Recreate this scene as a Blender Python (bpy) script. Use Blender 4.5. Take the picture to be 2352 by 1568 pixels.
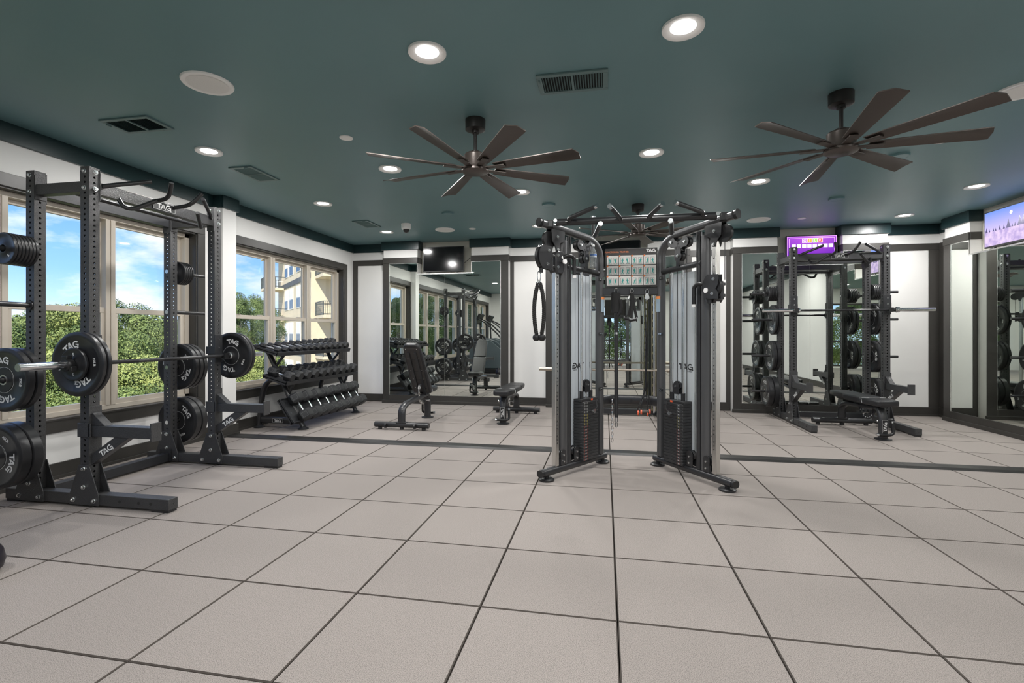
import bpy, math, random
from mathutils import Vector, Matrix
for o in list(bpy.data.objects): bpy.data.objects.remove(o, do_unlink=True)
SC = bpy.context.scene
COL = SC.collection
R = math.radians
PI = math.pi
random.seed(7)

# ---------------------------------------------------------------- camera
cam_d = bpy.data.cameras.new('camera'); cam = bpy.data.objects.new('camera', cam_d); COL.objects.link(cam)
cam_d.sensor_fit = 'HORIZONTAL'; cam_d.sensor_width = 36.0
cam_d.lens = 36.0 * 1122.1 / 2352.0
cam_d.shift_y = -17.0 / 2352.0
cam_d.clip_start = 0.05; cam_d.clip_end = 400
cam.location = (0, 0, 1.2375)
cam.rotation_euler = (R(90), 0, 0.1876)
SC.camera = cam

# ---------------------------------------------------------------- view, world, sun
SC.view_settings.view_transform = 'Standard'
SC.view_settings.look = 'None'
SC.view_settings.gamma = 1.0
SC.view_settings.use_curve_mapping = False
SC.view_settings.exposure = 0.45
SC.cycles.use_denoising = True
LAMP_W = 17.0          # watts of each ceiling downlight
SUN_E = 5.2
SKY_S = 1.9

world = bpy.data.worlds.new('world'); SC.world = world; world.use_nodes = True
nt = world.node_tree; nt.nodes.clear()
def wn(t, **k):
    n = nt.nodes.new(t)
    for a, b in k.items(): setattr(n, a, b)
    return n
tc = wn('ShaderNodeTexCoord'); sep = wn('ShaderNodeSeparateXYZ')
nt.links.new(tc.outputs['Generated'], sep.inputs[0])
ramp = wn('ShaderNodeValToRGB')
els = ramp.color_ramp.elements
els[0].position = 0.0; els[0].color = (0.40, 0.52, 0.70, 1)
els[1].position = 0.75; els[1].color = (0.04, 0.11, 0.34, 1)
e = els.new(0.10); e.color = (0.17, 0.32, 0.60, 1)
e = els.new(0.26); e.color = (0.055, 0.165, 0.43, 1)
nt.links.new(sep.outputs['Z'], ramp.inputs[0])
mp = wn('ShaderNodeMapping'); mp.inputs['Scale'].default_value = (1.0, 1.0, 2.6)
nt.links.new(tc.outputs['Generated'], mp.inputs[0])
nz = wn('ShaderNodeTexNoise'); nz.inputs['Scale'].default_value = 5.2; nz.inputs['Detail'].default_value = 9; nz.inputs['Roughness'].default_value = 0.58
nt.links.new(mp.outputs[0], nz.inputs['Vector'])
cr = wn('ShaderNodeValToRGB'); cr.color_ramp.elements[0].position = 0.50; cr.color_ramp.elements[1].position = 0.64
cr.color_ramp.elements[0].color = (0, 0, 0, 1); cr.color_ramp.elements[1].color = (1, 1, 1, 1)
nt.links.new(nz.outputs[0], cr.inputs[0])
mixc = wn('ShaderNodeMix', data_type='RGBA')
nt.links.new(cr.outputs[0], mixc.inputs['Factor'])
nt.links.new(ramp.outputs[0], mixc.inputs['A']); mixc.inputs['B'].default_value = (0.46, 0.48, 0.52, 1)
bg = wn('ShaderNodeBackground'); bg.inputs[1].default_value = SKY_S
nt.links.new(mixc.outputs['Result'], bg.inputs[0])
wo = wn('ShaderNodeOutputWorld'); nt.links.new(bg.outputs[0], wo.inputs[0])

sd = bpy.data.lights.new('sun', 'SUN'); sd.energy = SUN_E; sd.angle = R(1.0); sd.color = (1.0, 0.95, 0.86)
sun = bpy.data.objects.new('sun', sd); COL.objects.link(sun)
sun.rotation_euler = Vector((-0.15, 0.72, -0.68)).to_track_quat('-Z', 'Y').to_euler()

# ---------------------------------------------------------------- materials
MATS = {}
def mat(name, col=(0.5, 0.5, 0.5), rough=0.5, metal=0.0, emit=None, es=1.0, noise=0.0, nscale=50.0, bump=0.0, bscale=200.0, spec=0.5, col2=None, ndetail=3.0, alpha=None, trans=0.0, rnd=0.0, coord='Object', lo=0.35, hi=0.65):
    if name in MATS: return MATS[name]
    m = bpy.data.materials.new(name); m.use_nodes = True
    t = m.node_tree; b = t.nodes['Principled BSDF']
    b.inputs['Base Color'].default_value = (*col, 1)
    b.inputs['Roughness'].default_value = rough
    b.inputs['Metallic'].default_value = metal
    b.inputs['Specular IOR Level'].default_value = spec
    if trans: b.inputs['Transmission Weight'].default_value = trans
    if emit:
        b.inputs['Emission Color'].default_value = (*emit, 1); b.inputs['Emission Strength'].default_value = es
    out = None
    if noise > 0 or col2 or bump > 0:
        tc = t.nodes.new('ShaderNodeTexCoord')
    if noise > 0 or col2:
        n = t.nodes.new('ShaderNodeTexNoise'); n.inputs['Scale'].default_value = nscale; n.inputs['Detail'].default_value = ndetail
        t.links.new(tc.outputs[coord], n.inputs['Vector'])
        r = t.nodes.new('ShaderNodeValToRGB')
        c2 = col2 if col2 else tuple(c * (1 - noise) for c in col)
        r.color_ramp.elements[0].color = (*c2, 1); r.color_ramp.elements[1].color = (*col, 1)
        r.color_ramp.elements[0].position = lo; r.color_ramp.elements[1].position = hi
        t.links.new(n.outputs[0], r.inputs[0]); out = r.outputs[0]
    if rnd > 0:
        oi = t.nodes.new('ShaderNodeObjectInfo'); mr = t.nodes.new('ShaderNodeMapRange')
        mr.inputs['To Min'].default_value = 1 - rnd; mr.inputs['To Max'].default_value = 1 + rnd
        t.links.new(oi.outputs['Random'], mr.inputs['Value'])
        mx = t.nodes.new('ShaderNodeVectorMath'); mx.operation = 'SCALE'
        if out: t.links.new(out, mx.inputs[0])
        else: mx.inputs[0].default_value = col
        t.links.new(mr.outputs[0], mx.inputs['Scale']); out = mx.outputs[0]
    if out: t.links.new(out, b.inputs['Base Color'])
    if bump > 0:
        n2 = t.nodes.new('ShaderNodeTexNoise'); n2.inputs['Scale'].default_value = bscale; n2.inputs['Detail'].default_value = 2
        t.links.new(tc.outputs[coord], n2.inputs['Vector'])
        bp = t.nodes.new('ShaderNodeBump'); bp.inputs['Strength'].default_value = bump; bp.inputs['Distance'].default_value = 0.004
        t.links.new(n2.outputs[0], bp.inputs['Height']); t.links.new(bp.outputs[0], b.inputs['Normal'])
    MATS[name] = m
    return m

def glass_mat(name, tint, gloss, haze=0.0):
    m = bpy.data.materials.new(name); m.use_nodes = True; t = m.node_tree; t.nodes.clear()
    o = t.nodes.new('ShaderNodeOutputMaterial'); tr = t.nodes.new('ShaderNodeBsdfTransparent'); gl = t.nodes.new('ShaderNodeBsdfGlossy')
    tr.inputs[0].default_value = (*tint, 1); gl.inputs['Roughness'].default_value = 0.02
    mx = t.nodes.new('ShaderNodeMixShader'); fr = t.nodes.new('ShaderNodeFresnel'); fr.inputs[0].default_value = 1.45
    ml = t.nodes.new('ShaderNodeMath'); ml.operation = 'MULTIPLY'; ml.inputs[1].default_value = gloss
    t.links.new(fr.outputs[0], ml.inputs[0]); t.links.new(ml.outputs[0], mx.inputs[0])
    t.links.new(tr.outputs[0], mx.inputs[1]); t.links.new(gl.outputs[0], mx.inputs[2])
    last = mx
    if haze > 0:
        df = t.nodes.new('ShaderNodeBsdfDiffuse'); df.inputs[0].default_value = (0.75, 0.78, 0.80, 1)
        tl = t.nodes.new('ShaderNodeBsdfTranslucent'); tl.inputs[0].default_value = (0.75, 0.78, 0.80, 1)
        ad = t.nodes.new('ShaderNodeMixShader'); ad.inputs[0].default_value = 0.5
        t.links.new(df.outputs[0], ad.inputs[1]); t.links.new(tl.outputs[0], ad.inputs[2])
        m2 = t.nodes.new('ShaderNodeMixShader'); m2.inputs[0].default_value = haze
        t.links.new(mx.outputs[0], m2.inputs[1]); t.links.new(ad.outputs[0], m2.inputs[2]); last = m2
    t.links.new(last.outputs[0], o.inputs[0])
    MATS[name] = m
    return m
def mirror_mat(name, c):
    m = bpy.data.materials.new(name); m.use_nodes = True; t = m.node_tree; t.nodes.clear()
    o = t.nodes.new('ShaderNodeOutputMaterial'); gl = t.nodes.new('ShaderNodeBsdfGlossy')
    gl.inputs[0].default_value = (*c, 1); gl.inputs['Roughness'].default_value = 0.0
    t.links.new(gl.outputs[0], o.inputs[0]); MATS[name] = m
    return m

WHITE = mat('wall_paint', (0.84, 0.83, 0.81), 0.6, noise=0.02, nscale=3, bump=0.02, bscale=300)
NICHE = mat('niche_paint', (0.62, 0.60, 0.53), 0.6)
TEAL = mat('ceiling_paint', (0.148, 0.268, 0.286), 0.42, noise=0.05, nscale=1.2, bump=0.015, bscale=150)
CROWN = mat('crown_paint', (0.013, 0.034, 0.037), 0.32)
TRIM = mat('trim_paint', (0.046, 0.043, 0.039), 0.38, noise=0.06, nscale=20)
BEIGE = mat('window_vinyl', (0.58, 0.52, 0.44), 0.45)
GLASS = glass_mat('window_glass', (0.97, 0.985, 0.98), 0.13)
MIRROR = mirror_mat('mirror_silver', (0.80, 0.84, 0.79))
ALU = mat('mirror_channel', (0.85, 0.85, 0.84), 0.25, 0.9)
TILE = mat('rubber_tile', (0.395, 0.352, 0.325), 0.85, col2=(0.140, 0.124, 0.114), nscale=330, ndetail=4, bump=0.4, bscale=420, rnd=0.03, spec=0.25, lo=0.30, hi=0.58)
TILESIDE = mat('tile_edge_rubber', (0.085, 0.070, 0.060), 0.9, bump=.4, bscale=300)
TILEBASE = mat('tile_joint', (0.05, 0.04, 0.035), 0.9)
STRIP = mat('black_strip_rubber', (0.022, 0.021, 0.020), 0.38, bump=0.1, bscale=200)
BLACK = mat('black_powdercoat', (0.020, 0.021, 0.024), 0.42, bump=0.35, bscale=420, spec=0.6)
SPECK = mat('speckled_powdercoat', (0.054, 0.054, 0.056), 0.39, col2=(0.022, 0.022, 0.023), nscale=300, bump=0.8, bscale=260, spec=0.7)
SATIN = mat('satin_charcoal_paint', (0.026, 0.026, 0.028), 0.30, spec=0.6)
SATING = mat('satin_grey_paint', (0.10, 0.10, 0.103), 0.30, spec=0.6, metal=0.3)
RUBBER = mat('black_rubber', (0.024, 0.024, 0.026), 0.33, noise=0.35, nscale=9, spec=0.5)
RUBBER2 = mat('dumbbell_rubber', (0.024, 0.025, 0.027), 0.48, noise=0.2, nscale=12, spec=0.45)
VINYL = mat('black_upholstery', (0.018, 0.018, 0.020), 0.36, bump=0.15, bscale=350)
CHROME = mat('chrome', (0.78, 0.79, 0.80), 0.16, 1.0)
STEEL = mat('brushed_steel', (0.68, 0.67, 0.64), 0.27, 1.0)
ZINC = mat('zinc_bolt', (0.72, 0.74, 0.74), 0.25, 1.0)
KNURL = mat('knurled_steel', (0.45, 0.45, 0.45), 0.38, 1.0, bump=0.6, bscale=600)
LOGOW = mat('white_print', (0.85, 0.85, 0.84), 0.5)
LOGOS = mat('silver_print', (0.72, 0.72, 0.71), 0.4)
LOGOB = mat('black_print', (0.02, 0.02, 0.02), 0.5)
BLADE = mat('fan_bronze', (0.080, 0.064, 0.056), 0.36, metal=0.4, spec=0.6)
FANB = mat('fan_black', (0.016, 0.014, 0.013), 0.4)
LEDW = mat('white_fixture', (0.95, 0.94, 0.93), 0.4)
PLASTIC = mat('black_plastic', (0.015, 0.015, 0.016), 0.35)
ORANGE = mat('orange_plastic', (0.80, 0.13, 0.05), 0.4)

# ---------------------------------------------------------------- mesh builder
def V(*a): return Vector(a)
class MB:
    def __init__(s, fn=None): s.v = []; s.f = []; s.s = []; s.fn = fn
    def add(s, vs, fs, sm=False):
        o = len(s.v)
        for p in vs:
            p = Vector(p)
            s.v.append(tuple(s.fn(p)) if s.fn else tuple(p))
        for f in fs: s.f.append([i + o for i in f]); s.s.append(sm)
        return s
    def box(s, x0, x1, y0, y1, z0, z1):
        return s.add([(x0,y0,z0),(x1,y0,z0),(x1,y1,z0),(x0,y1,z0),(x0,y0,z1),(x1,y0,z1),(x1,y1,z1),(x0,y1,z1)],
                     [(3,2,1,0),(4,5,6,7),(0,1,5,4),(1,2,6,5),(2,3,7,6),(3,0,4,7)])
    def bar(s, p0, p1, w, h, up=(0,0,1)):
        p0, p1 = Vector(p0), Vector(p1); d = (p1-p0).normalized(); a = d.cross(Vector(up)).normalized(); u = a.cross(d)
        a *= w/2; u *= h/2
        return s.add([p0-a-u,p0+a-u,p0+a+u,p0-a+u,p1-a-u,p1+a-u,p1+a+u,p1-a+u],
                     [(0,1,2,3),(7,6,5,4),(4,5,1,0),(5,6,2,1),(6,7,3,2),(7,4,0,3)])
    def cyl(s, p0, p1, r0, r1=None, n=16, caps=True, sm=True):
        if r1 is None: r1 = r0
        p0, p1 = Vector(p0), Vector(p1); d = (p1-p0).normalized()
        a = d.orthogonal().normalized(); b = d.cross(a)
        vs = []
        for k in range(n):
            t = 2*PI*k/n; q = a*math.cos(t)+b*math.sin(t); vs += [p0+q*r0, p1+q*r1]
        s.add(vs, [(2*k, 2*((k+1)%n), 2*((k+1)%n)+1, 2*k+1) for k in range(n)], sm)
        if caps:
            s.add([vs[2*k] for k in range(n)], [tuple(range(n-1,-1,-1))]); s.add([vs[2*k+1] for k in range(n)], [tuple(range(n))])
        return s
    def sweep(s, pts, sec, up=(0,0,1), caps=True, sm=True, closed=False):
        pts = [Vector(p) for p in pts]; n = len(sec); L = len(pts); vs = []
        u = Vector(up); prevd = None
        for i, p in enumerate(pts):
            if closed: d = (pts[(i+1)%L]-pts[i-1]).normalized()
            else: d = (pts[min(i+1,L-1)]-pts[max(i-1,0)]).normalized()
            if prevd is None:
                if abs(d.dot(u)) > 0.97: u = d.orthogonal()
            else:
                u = prevd.rotation_difference(d) @ u
            a = d.cross(u).normalized(); u = a.cross(d).normalized(); prevd = d
            vs += [p + a*x + u*y for x, y in sec]
        fs = []
        for i in range(L if closed else L-1):
            j = (i+1) % L
            for k in range(n):
                m = (k+1) % n; fs.append((i*n+k, i*n+m, j*n+m, j*n+k))
        s.add(vs, fs, sm)
        if caps and not closed:
            s.add(vs[:n], [tuple(range(n-1,-1,-1))]); s.add(vs[-n:], [tuple(range(n))])
        return s
    def tube(s, pts, r, n=10, caps=True, closed=False):
        return s.sweep(pts, [(r*math.cos(2*PI*k/n), r*math.sin(2*PI*k/n)) for k in range(n)], caps=caps, closed=closed)
    def lathe(s, prof, n=32, o=(0,0,0), ax='z', sm=True, ph=0.0, wrap=False, caps=True):
        vs = []; fs = []
        for r, h in prof:
            for k in range(n):
                t = 2*PI*k/n+ph; a, b = r*math.cos(t), r*math.sin(t)
                p = (a, b, h) if ax == 'z' else ((a, h, b) if ax == 'y' else (h, a, b))
                vs.append((p[0]+o[0], p[1]+o[1], p[2]+o[2]))
        L = len(prof)
        for i in range(L if wrap else L-1):
            j = (i+1) % L
            for k in range(n):
                m = (k+1) % n; fs.append((i*n+k, i*n+m, j*n+m, j*n+k))
        s.add(vs, fs, sm)
        if not wrap and caps:
            if prof[0][0] > 1e-3: s.add(vs[:n], [tuple(range(n-1,-1,-1))])
            if prof[-1][0] > 1e-3: s.add(vs[-n:], [tuple(range(n))])
        return s
    def prism(s, poly, fn, c0, c1, sm=False):
        n = len(poly)
        return s.add([fn(a,b,c0) for a,b in poly]+[fn(a,b,c1) for a,b in poly],
              [tuple(range(n-1,-1,-1)), tuple(range(n,2*n))]+[(k,(k+1)%n,n+(k+1)%n,n+k) for k in range(n)], sm)
    def build(s, name, m, parent=None, bevel=0.0, seg=2, loc=None, rz=0.0, kind=None):
        me = bpy.data.meshes.new(name)
        off = ROOT.get(parent.name, V(0,0,0)) if parent is not None else (Vector(loc)*0)if loc is not None else V(0,0,0)
        me.from_pydata([(p[0]-off[0], p[1]-off[1], p[2]-off[2]) for p in s.v], [], s.f)
        me.polygons.foreach_set('use_smooth', s.s)
        me.validate(); fixn(me); me.set_sharp_from_angle(angle=R(38)); me.update()
        if m: me.materials.append(m)
        o = bpy.data.objects.new(name, me); COL.objects.link(o)
        if parent is not None:
            o.parent = parent
            if parent.name in ROOT: ROOT[o.name] = ROOT[parent.name]
        if loc is not None: o.location = loc
        if rz: o.rotation_euler = (0, 0, rz)
        if bevel > 0:
            b = o.modifiers.new('bevel', 'BEVEL'); b.width = bevel; b.segments = seg; b.limit_method = 'ANGLE'; b.angle_limit = R(40)
        if kind: o['kind'] = kind
        return o
ROOT = {}
import bmesh
def fixn(me):
    bm = bmesh.new(); bm.from_mesh(me); bmesh.ops.recalc_face_normals(bm, faces=bm.faces); bm.to_mesh(me); bm.free()
def fillet(pts, rad, seg=5):
    pts = [Vector(p) for p in pts]; out = [pts[0]]
    for i in range(1, len(pts)-1):
        p, a, b = pts[i], pts[i-1], pts[i+1]
        da, db = (a-p), (b-p); r = min(rad, da.length*0.48, db.length*0.48)
        q0, q1 = p+da.normalized()*r, p+db.normalized()*r
        for k in range(seg+1):
            t = k/seg; out.append(q0*(1-t)**2 + p*2*t*(1-t) + q1*t**2)
    out.append(pts[-1]); return out
def oval(w, h, n=16, e=2.6):
    o = []
    for k in range(n):
        t = 2*PI*k/n; c, s_ = math.cos(t), math.sin(t)
        o.append((w/2*math.copysign(abs(c)**(2/e), c), h/2*math.copysign(abs(s_)**(2/e), s_)))
    return o
def tag(o, label=None, cat=None, group=None, kind=None):
    if label: o['label'] = label
    if cat: o['category'] = cat
    if group: o['group'] = group
    if kind: o['kind'] = kind
    return o
def thing(name, label, cat, loc=(0,0,0), rz=0.0, group=None, world=False):
    o = bpy.data.objects.new(name, None); COL.objects.link(o); o.location = loc; o.rotation_euler = (0,0,rz)
    o.empty_display_size = 0.1
    if world: ROOT[o.name] = Vector(loc)
    return tag(o, label, cat, group)
def struct(name, mb, m, parent=None, bevel=0.0):
    o = mb.build(name, m, parent, bevel)
    if parent is None: o['kind'] = 'structure'
    return o
def dup(root, loc=None, rot=None, label=None, group=None):
    def cp(o, par):
        c = o.copy(); COL.objects.link(c)
        if par is not None: c.parent = par
        for ch in CH.get(o.name, [x for x in o.children]): cp(ch, c)
        return c
    r = cp(root, None)
    if loc is not None: r.location = loc
    if rot is not None: r.rotation_euler = rot
    if label: r['label'] = label
    if group: r['group'] = group
    return r
CH = {}

# lettering: the TAG mark is drawn from strokes, other words come from the built-in font
def tag_quads():
    q = [[(0,.78),(.95,.78),(.95,1),(0,1)], [(.36,0),(.60,0),(.60,.78),(.36,.78)],
         [(.72,0),(.98,0),(1.42,1),(1.18,1)], [(1.62,0),(1.88,0),(1.42,1),(1.18,1)], [(1.02,.20),(1.58,.20),(1.50,.38),(1.10,.38)]]
    cx, cy = 2.42, .5; n = 12; a0, a1 = R(48), R(305)
    for k in range(n):
        t0, t1 = a0+(a1-a0)*k/n, a0+(a1-a0)*(k+1)/n
        P = lambda t, rx, ry: (cx+rx*math.cos(t), cy+ry*math.sin(t))
        q.append([P(t0,.36,.30), P(t0,.58,.52), P(t1,.58,.52), P(t1,.36,.30)])
    q.append([(2.40,.40),(2.98,.40),(2.98,.58),(2.40,.58)])
    q.append([(2.74,.05),(2.98,.05),(2.98,.42),(2.74,.42)])
    q.append([(2.60,.10),(3.10,.10),(2.86,-.16),(2.86,-.16)])
    return q
TAGQ = tag_quads(); TAGW = 3.1
FONTC = {}
def word(s_):
    if s_ in FONTC: return FONTC[s_]
    cu = bpy.data.curves.new('word', 'FONT'); cu.body = s_; cu.resolution_u = 2; cu.offset = 0.018
    ob = bpy.data.objects.new('word', cu); COL.objects.link(ob)
    dg = bpy.context.evaluated_depsgraph_get(); me = bpy.data.meshes.new_from_object(ob.evaluated_get(dg))
    vs = [(v.co.x, v.co.y) for v in me.vertices]; fs = [tuple(p.vertices) for p in me.polygons]
    bpy.data.objects.remove(ob, do_unlink=True); bpy.data.curves.remove(cu); bpy.data.meshes.remove(me)
    x0 = min(v[0] for v in vs); x1 = max(v[0] for v in vs); y1 = max(v[1] for v in vs); y0 = min(v[1] for v in vs)
    vs = [((x-x0)/(y1-y0), (y-y0)/(y1-y0)) for x, y in vs]
    FONTC[s_] = (vs, fs, (x1-x0)/(y1-y0)); return FONTC[s_]
def put_tag(mb, f, h, wide=1.0):      # f(x,y)->3D, centred
    for q in TAGQ:
        pts = [((x-TAGW/2)*h*wide, (y-.5)*h) for x, y in q]
        if q[2] == q[3]: mb.add([f(*p) for p in pts[:3]], [(0,1,2)])
        else: mb.add([f(*p) for p in pts], [(0,1,2,3)])
def put_word(mb, s_, f, h, wide=1.0):
    vs, fs, w = word(s_)
    mb.add([f((x-w/2)*h*wide, (y-.5)*h) for x, y in vs], fs)
def plane_fn(o, ax, ay):
    o, ax, ay = Vector(o), Vector(ax), Vector(ay)
    return lambda x, y: o+ax*x+ay*y

# ================================================================ room shell
XL, XR, YB, YF, ZC = -4.62, 4.95, 8.42, -3.2, 2.895
TS = 0.6096
flo = struct('floor', MB().box(XL-.2, XR+.2, YF-.2, YB+.2, -.20, -.03), TILEBASE)
cols = [-0.5554+i*TS for i in range(-6, 10)]
cols = [XL]+[c for c in cols if XL+.05 < c < XR-.05]+[XR]
rows = [2.1547+j*TS for j in range(-9, 5)]+[5.19]
rows = [YF]+[r for r in rows if r > YF+.05]
far = [5.19, 5.905, 6.515, 7.125, 7.734, 8.344, YB]
rr = list(zip(rows[:-1], rows[1:]))+list(zip(far[:-1], far[1:]))
TM = {}; ntile = 0; stuff = MB()
def tile_mb(w, d):
    mb = MB(); g = .0022; c = .0045
    x, y = w/2-g, d/2-g
    vs = [(-x,-y,-.03),(x,-y,-.03),(x,y,-.03),(-x,y,-.03),(-x,-y,-c),(x,-y,-c),(x,y,-c),(-x,y,-c),(-x+c,-y+c,0),(x-c,-y+c,0),(x-c,y-c,0),(-x+c,y-c,0)]
    mb.add(vs, [(0,1,5,4),(1,2,6,5),(2,3,7,6),(3,0,4,7),(4,5,9,8),(5,6,10,9),(6,7,11,10),(7,4,8,11),(8,9,10,11)])
    return mb
for y0, y1 in sorted(rr, reverse=True):
    for x0, x1 in zip(cols[:-1], cols[1:]):
        w, d = round(x1-x0, 3), round(y1-y0, 3); key = (w, d)
        if y1 < -1.3:
            mb = tile_mb(w, d); stuff.add([(p[0]+(x0+x1)/2, p[1]+(y0+y1)/2, p[2]) for p in mb.v], mb.f); continue
        if key not in TM:
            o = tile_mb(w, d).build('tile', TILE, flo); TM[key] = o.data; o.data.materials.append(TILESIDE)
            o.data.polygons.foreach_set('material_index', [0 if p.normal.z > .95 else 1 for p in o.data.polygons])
        else:
            o = bpy.data.objects.new('tile', TM[key]); COL.objects.link(o); o.parent = flo
        o.location = ((x0+x1)/2, (y0+y1)/2, 0); ntile += 1
stuff.build('tile_field', TILE, flo, kind='stuff')
# black reducer strip across the floor, in butted lengths
stripe = thing('transition_strip', 'long flat black rubber strip lying across the tiled floor', 'floor strip', (0, 5.19, 0), world=True)
xs = [XL+.02, -1.95, -.40, 1.05, 2.75, 3.75, XR-.03]
for a, b in zip(xs[:-1], xs[1:]):
    MB().prism([(5.11, .001), (5.13, .020), (5.26, .020), (5.28, .001)], lambda y, z, x: V(x, y, z), a+.0008, b-.0008).build('strip_length', STRIP, stripe)

struct('ceiling', MB().box(XL-.3, XR+.3, YF-.3, YB+.3, ZC, ZC+.25), TEAL)

def wall_with_holes(name, fn, a0, a1, z1, thick, holes, m):
    mb = MB(); hs = sorted(holes)
    def bx(p, q, z0, zz):
        c = [fn(p, 0, z0), fn(q, thick, zz)]
        mb.box(min(c[0][0], c[1][0]), max(c[0][0], c[1][0]), min(c[0][1], c[1][1]), max(c[0][1], c[1][1]), z0, zz)
    cur = a0
    for h0, h1, z0, zt in hs:
        bx(cur, h0, 0, z1); bx(h0, h1, 0, z0); bx(h0, h1, zt, z1); cur = h1
    bx(cur, a1, 0, z1)
    return struct(name, mb, m)
LW = lambda a, d, z: V(XL-d, a, z)      # d outward from room
FW = lambda a, d, z: V(a, YF-d, z)
U1 = [1.31, 2.18, 3.05, 3.925, 4.80]; U2 = [5.41, 6.28, 7.15, 8.02]; U3 = [-2.60, -1.73, -.86, .01, .62]
ZS, ZT, ZM = .50, 2.395, 1.47
wall_with_holes('wall_left', LW, YF-.2, YB+.2, ZC, .24, [(U1[0]-.05, U1[-1]+.05, ZS, ZT), (U2[0]-.05, U2[-1]+.05, ZS, ZT), (U3[0]-.05, U3[-1]+.05, ZS, ZT)], WHITE)
DX = [-4.0, -2.9, -1.8, -.7, .4, 1.5]
wall_with_holes('wall_front', FW, XL-.24, XR+.2, ZC, .24, [(DX[0], DX[-1], .06, 2.35)], WHITE)
struct('wall_back', MB().box(XL-.24, XR+.24, YB, YB+.2, 0, ZC), WHITE)
struct('wall_right', MB().box(XR, XR+.2, YF-.2, YB, 0, ZC), WHITE)
# column between the two windows, with its own crown
struct('wall_column', MB().box(XL, -4.485, 5.09, 5.31, 0, ZC), WHITE)

def window(name, fn, us, z0, zt, zm, casing=True, rot=False):
    r = MB()
    def b(mb, a0, a1, d0, d1, zz0, zz1):
        p, q = fn(a0, d0, zz0), fn(a1, d1, zz1)
        mb.box(min(p[0], q[0]), max(p[0], q[0]), min(p[1], q[1]), max(p[1], q[1]), zz0, zz1)
    A0, A1 = us[0]-.05, us[-1]+.05
    cw = .105
    b(r, A0-cw, A1+cw, -.022, 0, zt, zt+cw); b(r, A0-cw, A1+cw, -.022, 0, z0-cw, z0)
    b(r, A0-cw, A0, -.022, 0, z0, zt); b(r, A1, A1+cw, -.022, 0, z0, zt)
    root = struct(name, r, TRIM, bevel=.003)
    j = MB(); t = .012
    b(j, A0, A0+t, 0, .10, z0, zt); b(j, A1-t, A1, 0, .10, z0, zt); b(j, A0, A1, 0, .10, zt-t, zt); b(j, A0, A1, -.03, .10, z0-.002, z0+t)
    j.build('jamb_lining', TRIM, root)
    f = MB(); d0, d1 = .085, .185
    b(f, A0+t, A1-t, d0, d1, zt-t-.045, zt-t); b(f, A0+t, A1-t, d0, d1, z0+t, z0+t+.045)
    b(f, A0+t, us[0]+.02, d0, d1, z0+t, zt-t); b(f, us[-1]-.02, A1-t, d0, d1, z0+t, zt-t)
    f.build('window_frame', BEIGE, root, bevel=.003)
    for u in us[1:-1]:
        m = MB(); b(m, u-.048, u-.004, d0-.004, d1, z0+t+.04, zt-t-.04); b(m, u+.004, u+.048, d0-.004, d1, z0+t+.04, zt-t-.04); b(m, u-.004, u+.004, d0+.004, d1, z0+t+.04, zt-t-.04)
        m.build('mullion', BEIGE, root, bevel=.003)
    for i in range(len(us)-1):
        p, q = us[i]+.03, us[i+1]-.03
        if i == 0: p = us[0]+.015
        if i == len(us)-2: q = us[-1]-.015
        zb, ztt = z0+t+.04, zt-t-.04
        for lab, (e0, e1, s0, s1) in (('upper_sash', (.145, .178, zm-.022, ztt)), ('lower_sash', (.098, .135, zb, zm+.022))):
            sw = .045 if lab == 'upper_sash' else .052
            s = MB(); b(s, p, q, e0, e1, s0, s0+sw); b(s, p, q, e0, e1, s1-sw, s1); b(s, p, p+sw, e0, e1, s0+sw, s1-sw); b(s, q-sw, q, e0, e1, s0+sw, s1-sw)
            so = s.build(lab, BEIGE, root, bevel=.003)
            g = MB(); b(g, p+sw-.005, q-sw+.005, (e0+e1)/2-.002, (e0+e1)/2+.002, s0+sw-.005, s1-sw+.005)
            g.build('pane', GLASS, so)
            if lab == 'lower_sash':
                for k in (.25, .75):
                    l = MB(); c = p+(q-p)*k; b(l, c-.03, c+.03, e0-.006, e1-.004, s1, s1+.012); l.build('sash_lock', BEIGE, so, bevel=.003)
    return root
window('window_1', LW, U1, ZS, ZT, ZM); window('window_2', LW, U2, ZS, ZT, ZM); window('window_3', LW, U3, ZS, ZT, ZM)
# glazed front behind the camera: fixed lights with a dark frame
w4 = MB()
for x in DX: w4.box(x-.03, x+.03, YF-.14, YF-.06, .06, 2.35)
for z in (.06, .95, 2.29): w4.box(DX[0], DX[-1], YF-.14, YF-.06, z, z+.06)
w4 = struct('window_4', w4, TRIM)
for a, b_ in zip(DX[:-1], DX[1:]):
    MB().box(a+.02, b_-.02, YF-.105, YF-.10, .1, 2.3).build('pane', GLASS, w4)

struct('added_sun_blocker', MB().box(XL-.2, XR+.2, YF-3.4, YF-.24, ZC-.05, ZC+.2), WHITE)  # unseen slab, added only to keep the sun out of the front glazing
def portal(name, loc, rot, sx, sy):
    d = bpy.data.lights.new(name, 'AREA'); d.shape = 'RECTANGLE'; d.size = sx; d.size_y = sy; d.cycles.is_portal = True
    o = bpy.data.objects.new(name, d); COL.objects.link(o); o.location = loc; o.rotation_euler = rot
zc_, zh = (ZS+ZT)/2, ZT-ZS
for nme, us in (('window_portal', U1), ('window_portal', U2), ('window_portal', U3)):
    portal(nme, (XL-.20, (us[0]+us[-1])/2, zc_), (0, R(-90), 0), zh, us[-1]-us[0])
portal('window_portal', ((DX[0]+DX[-1])/2, YF-.2, 1.2), (R(90), 0, 0), DX[-1]-DX[0], 2.3)

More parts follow.
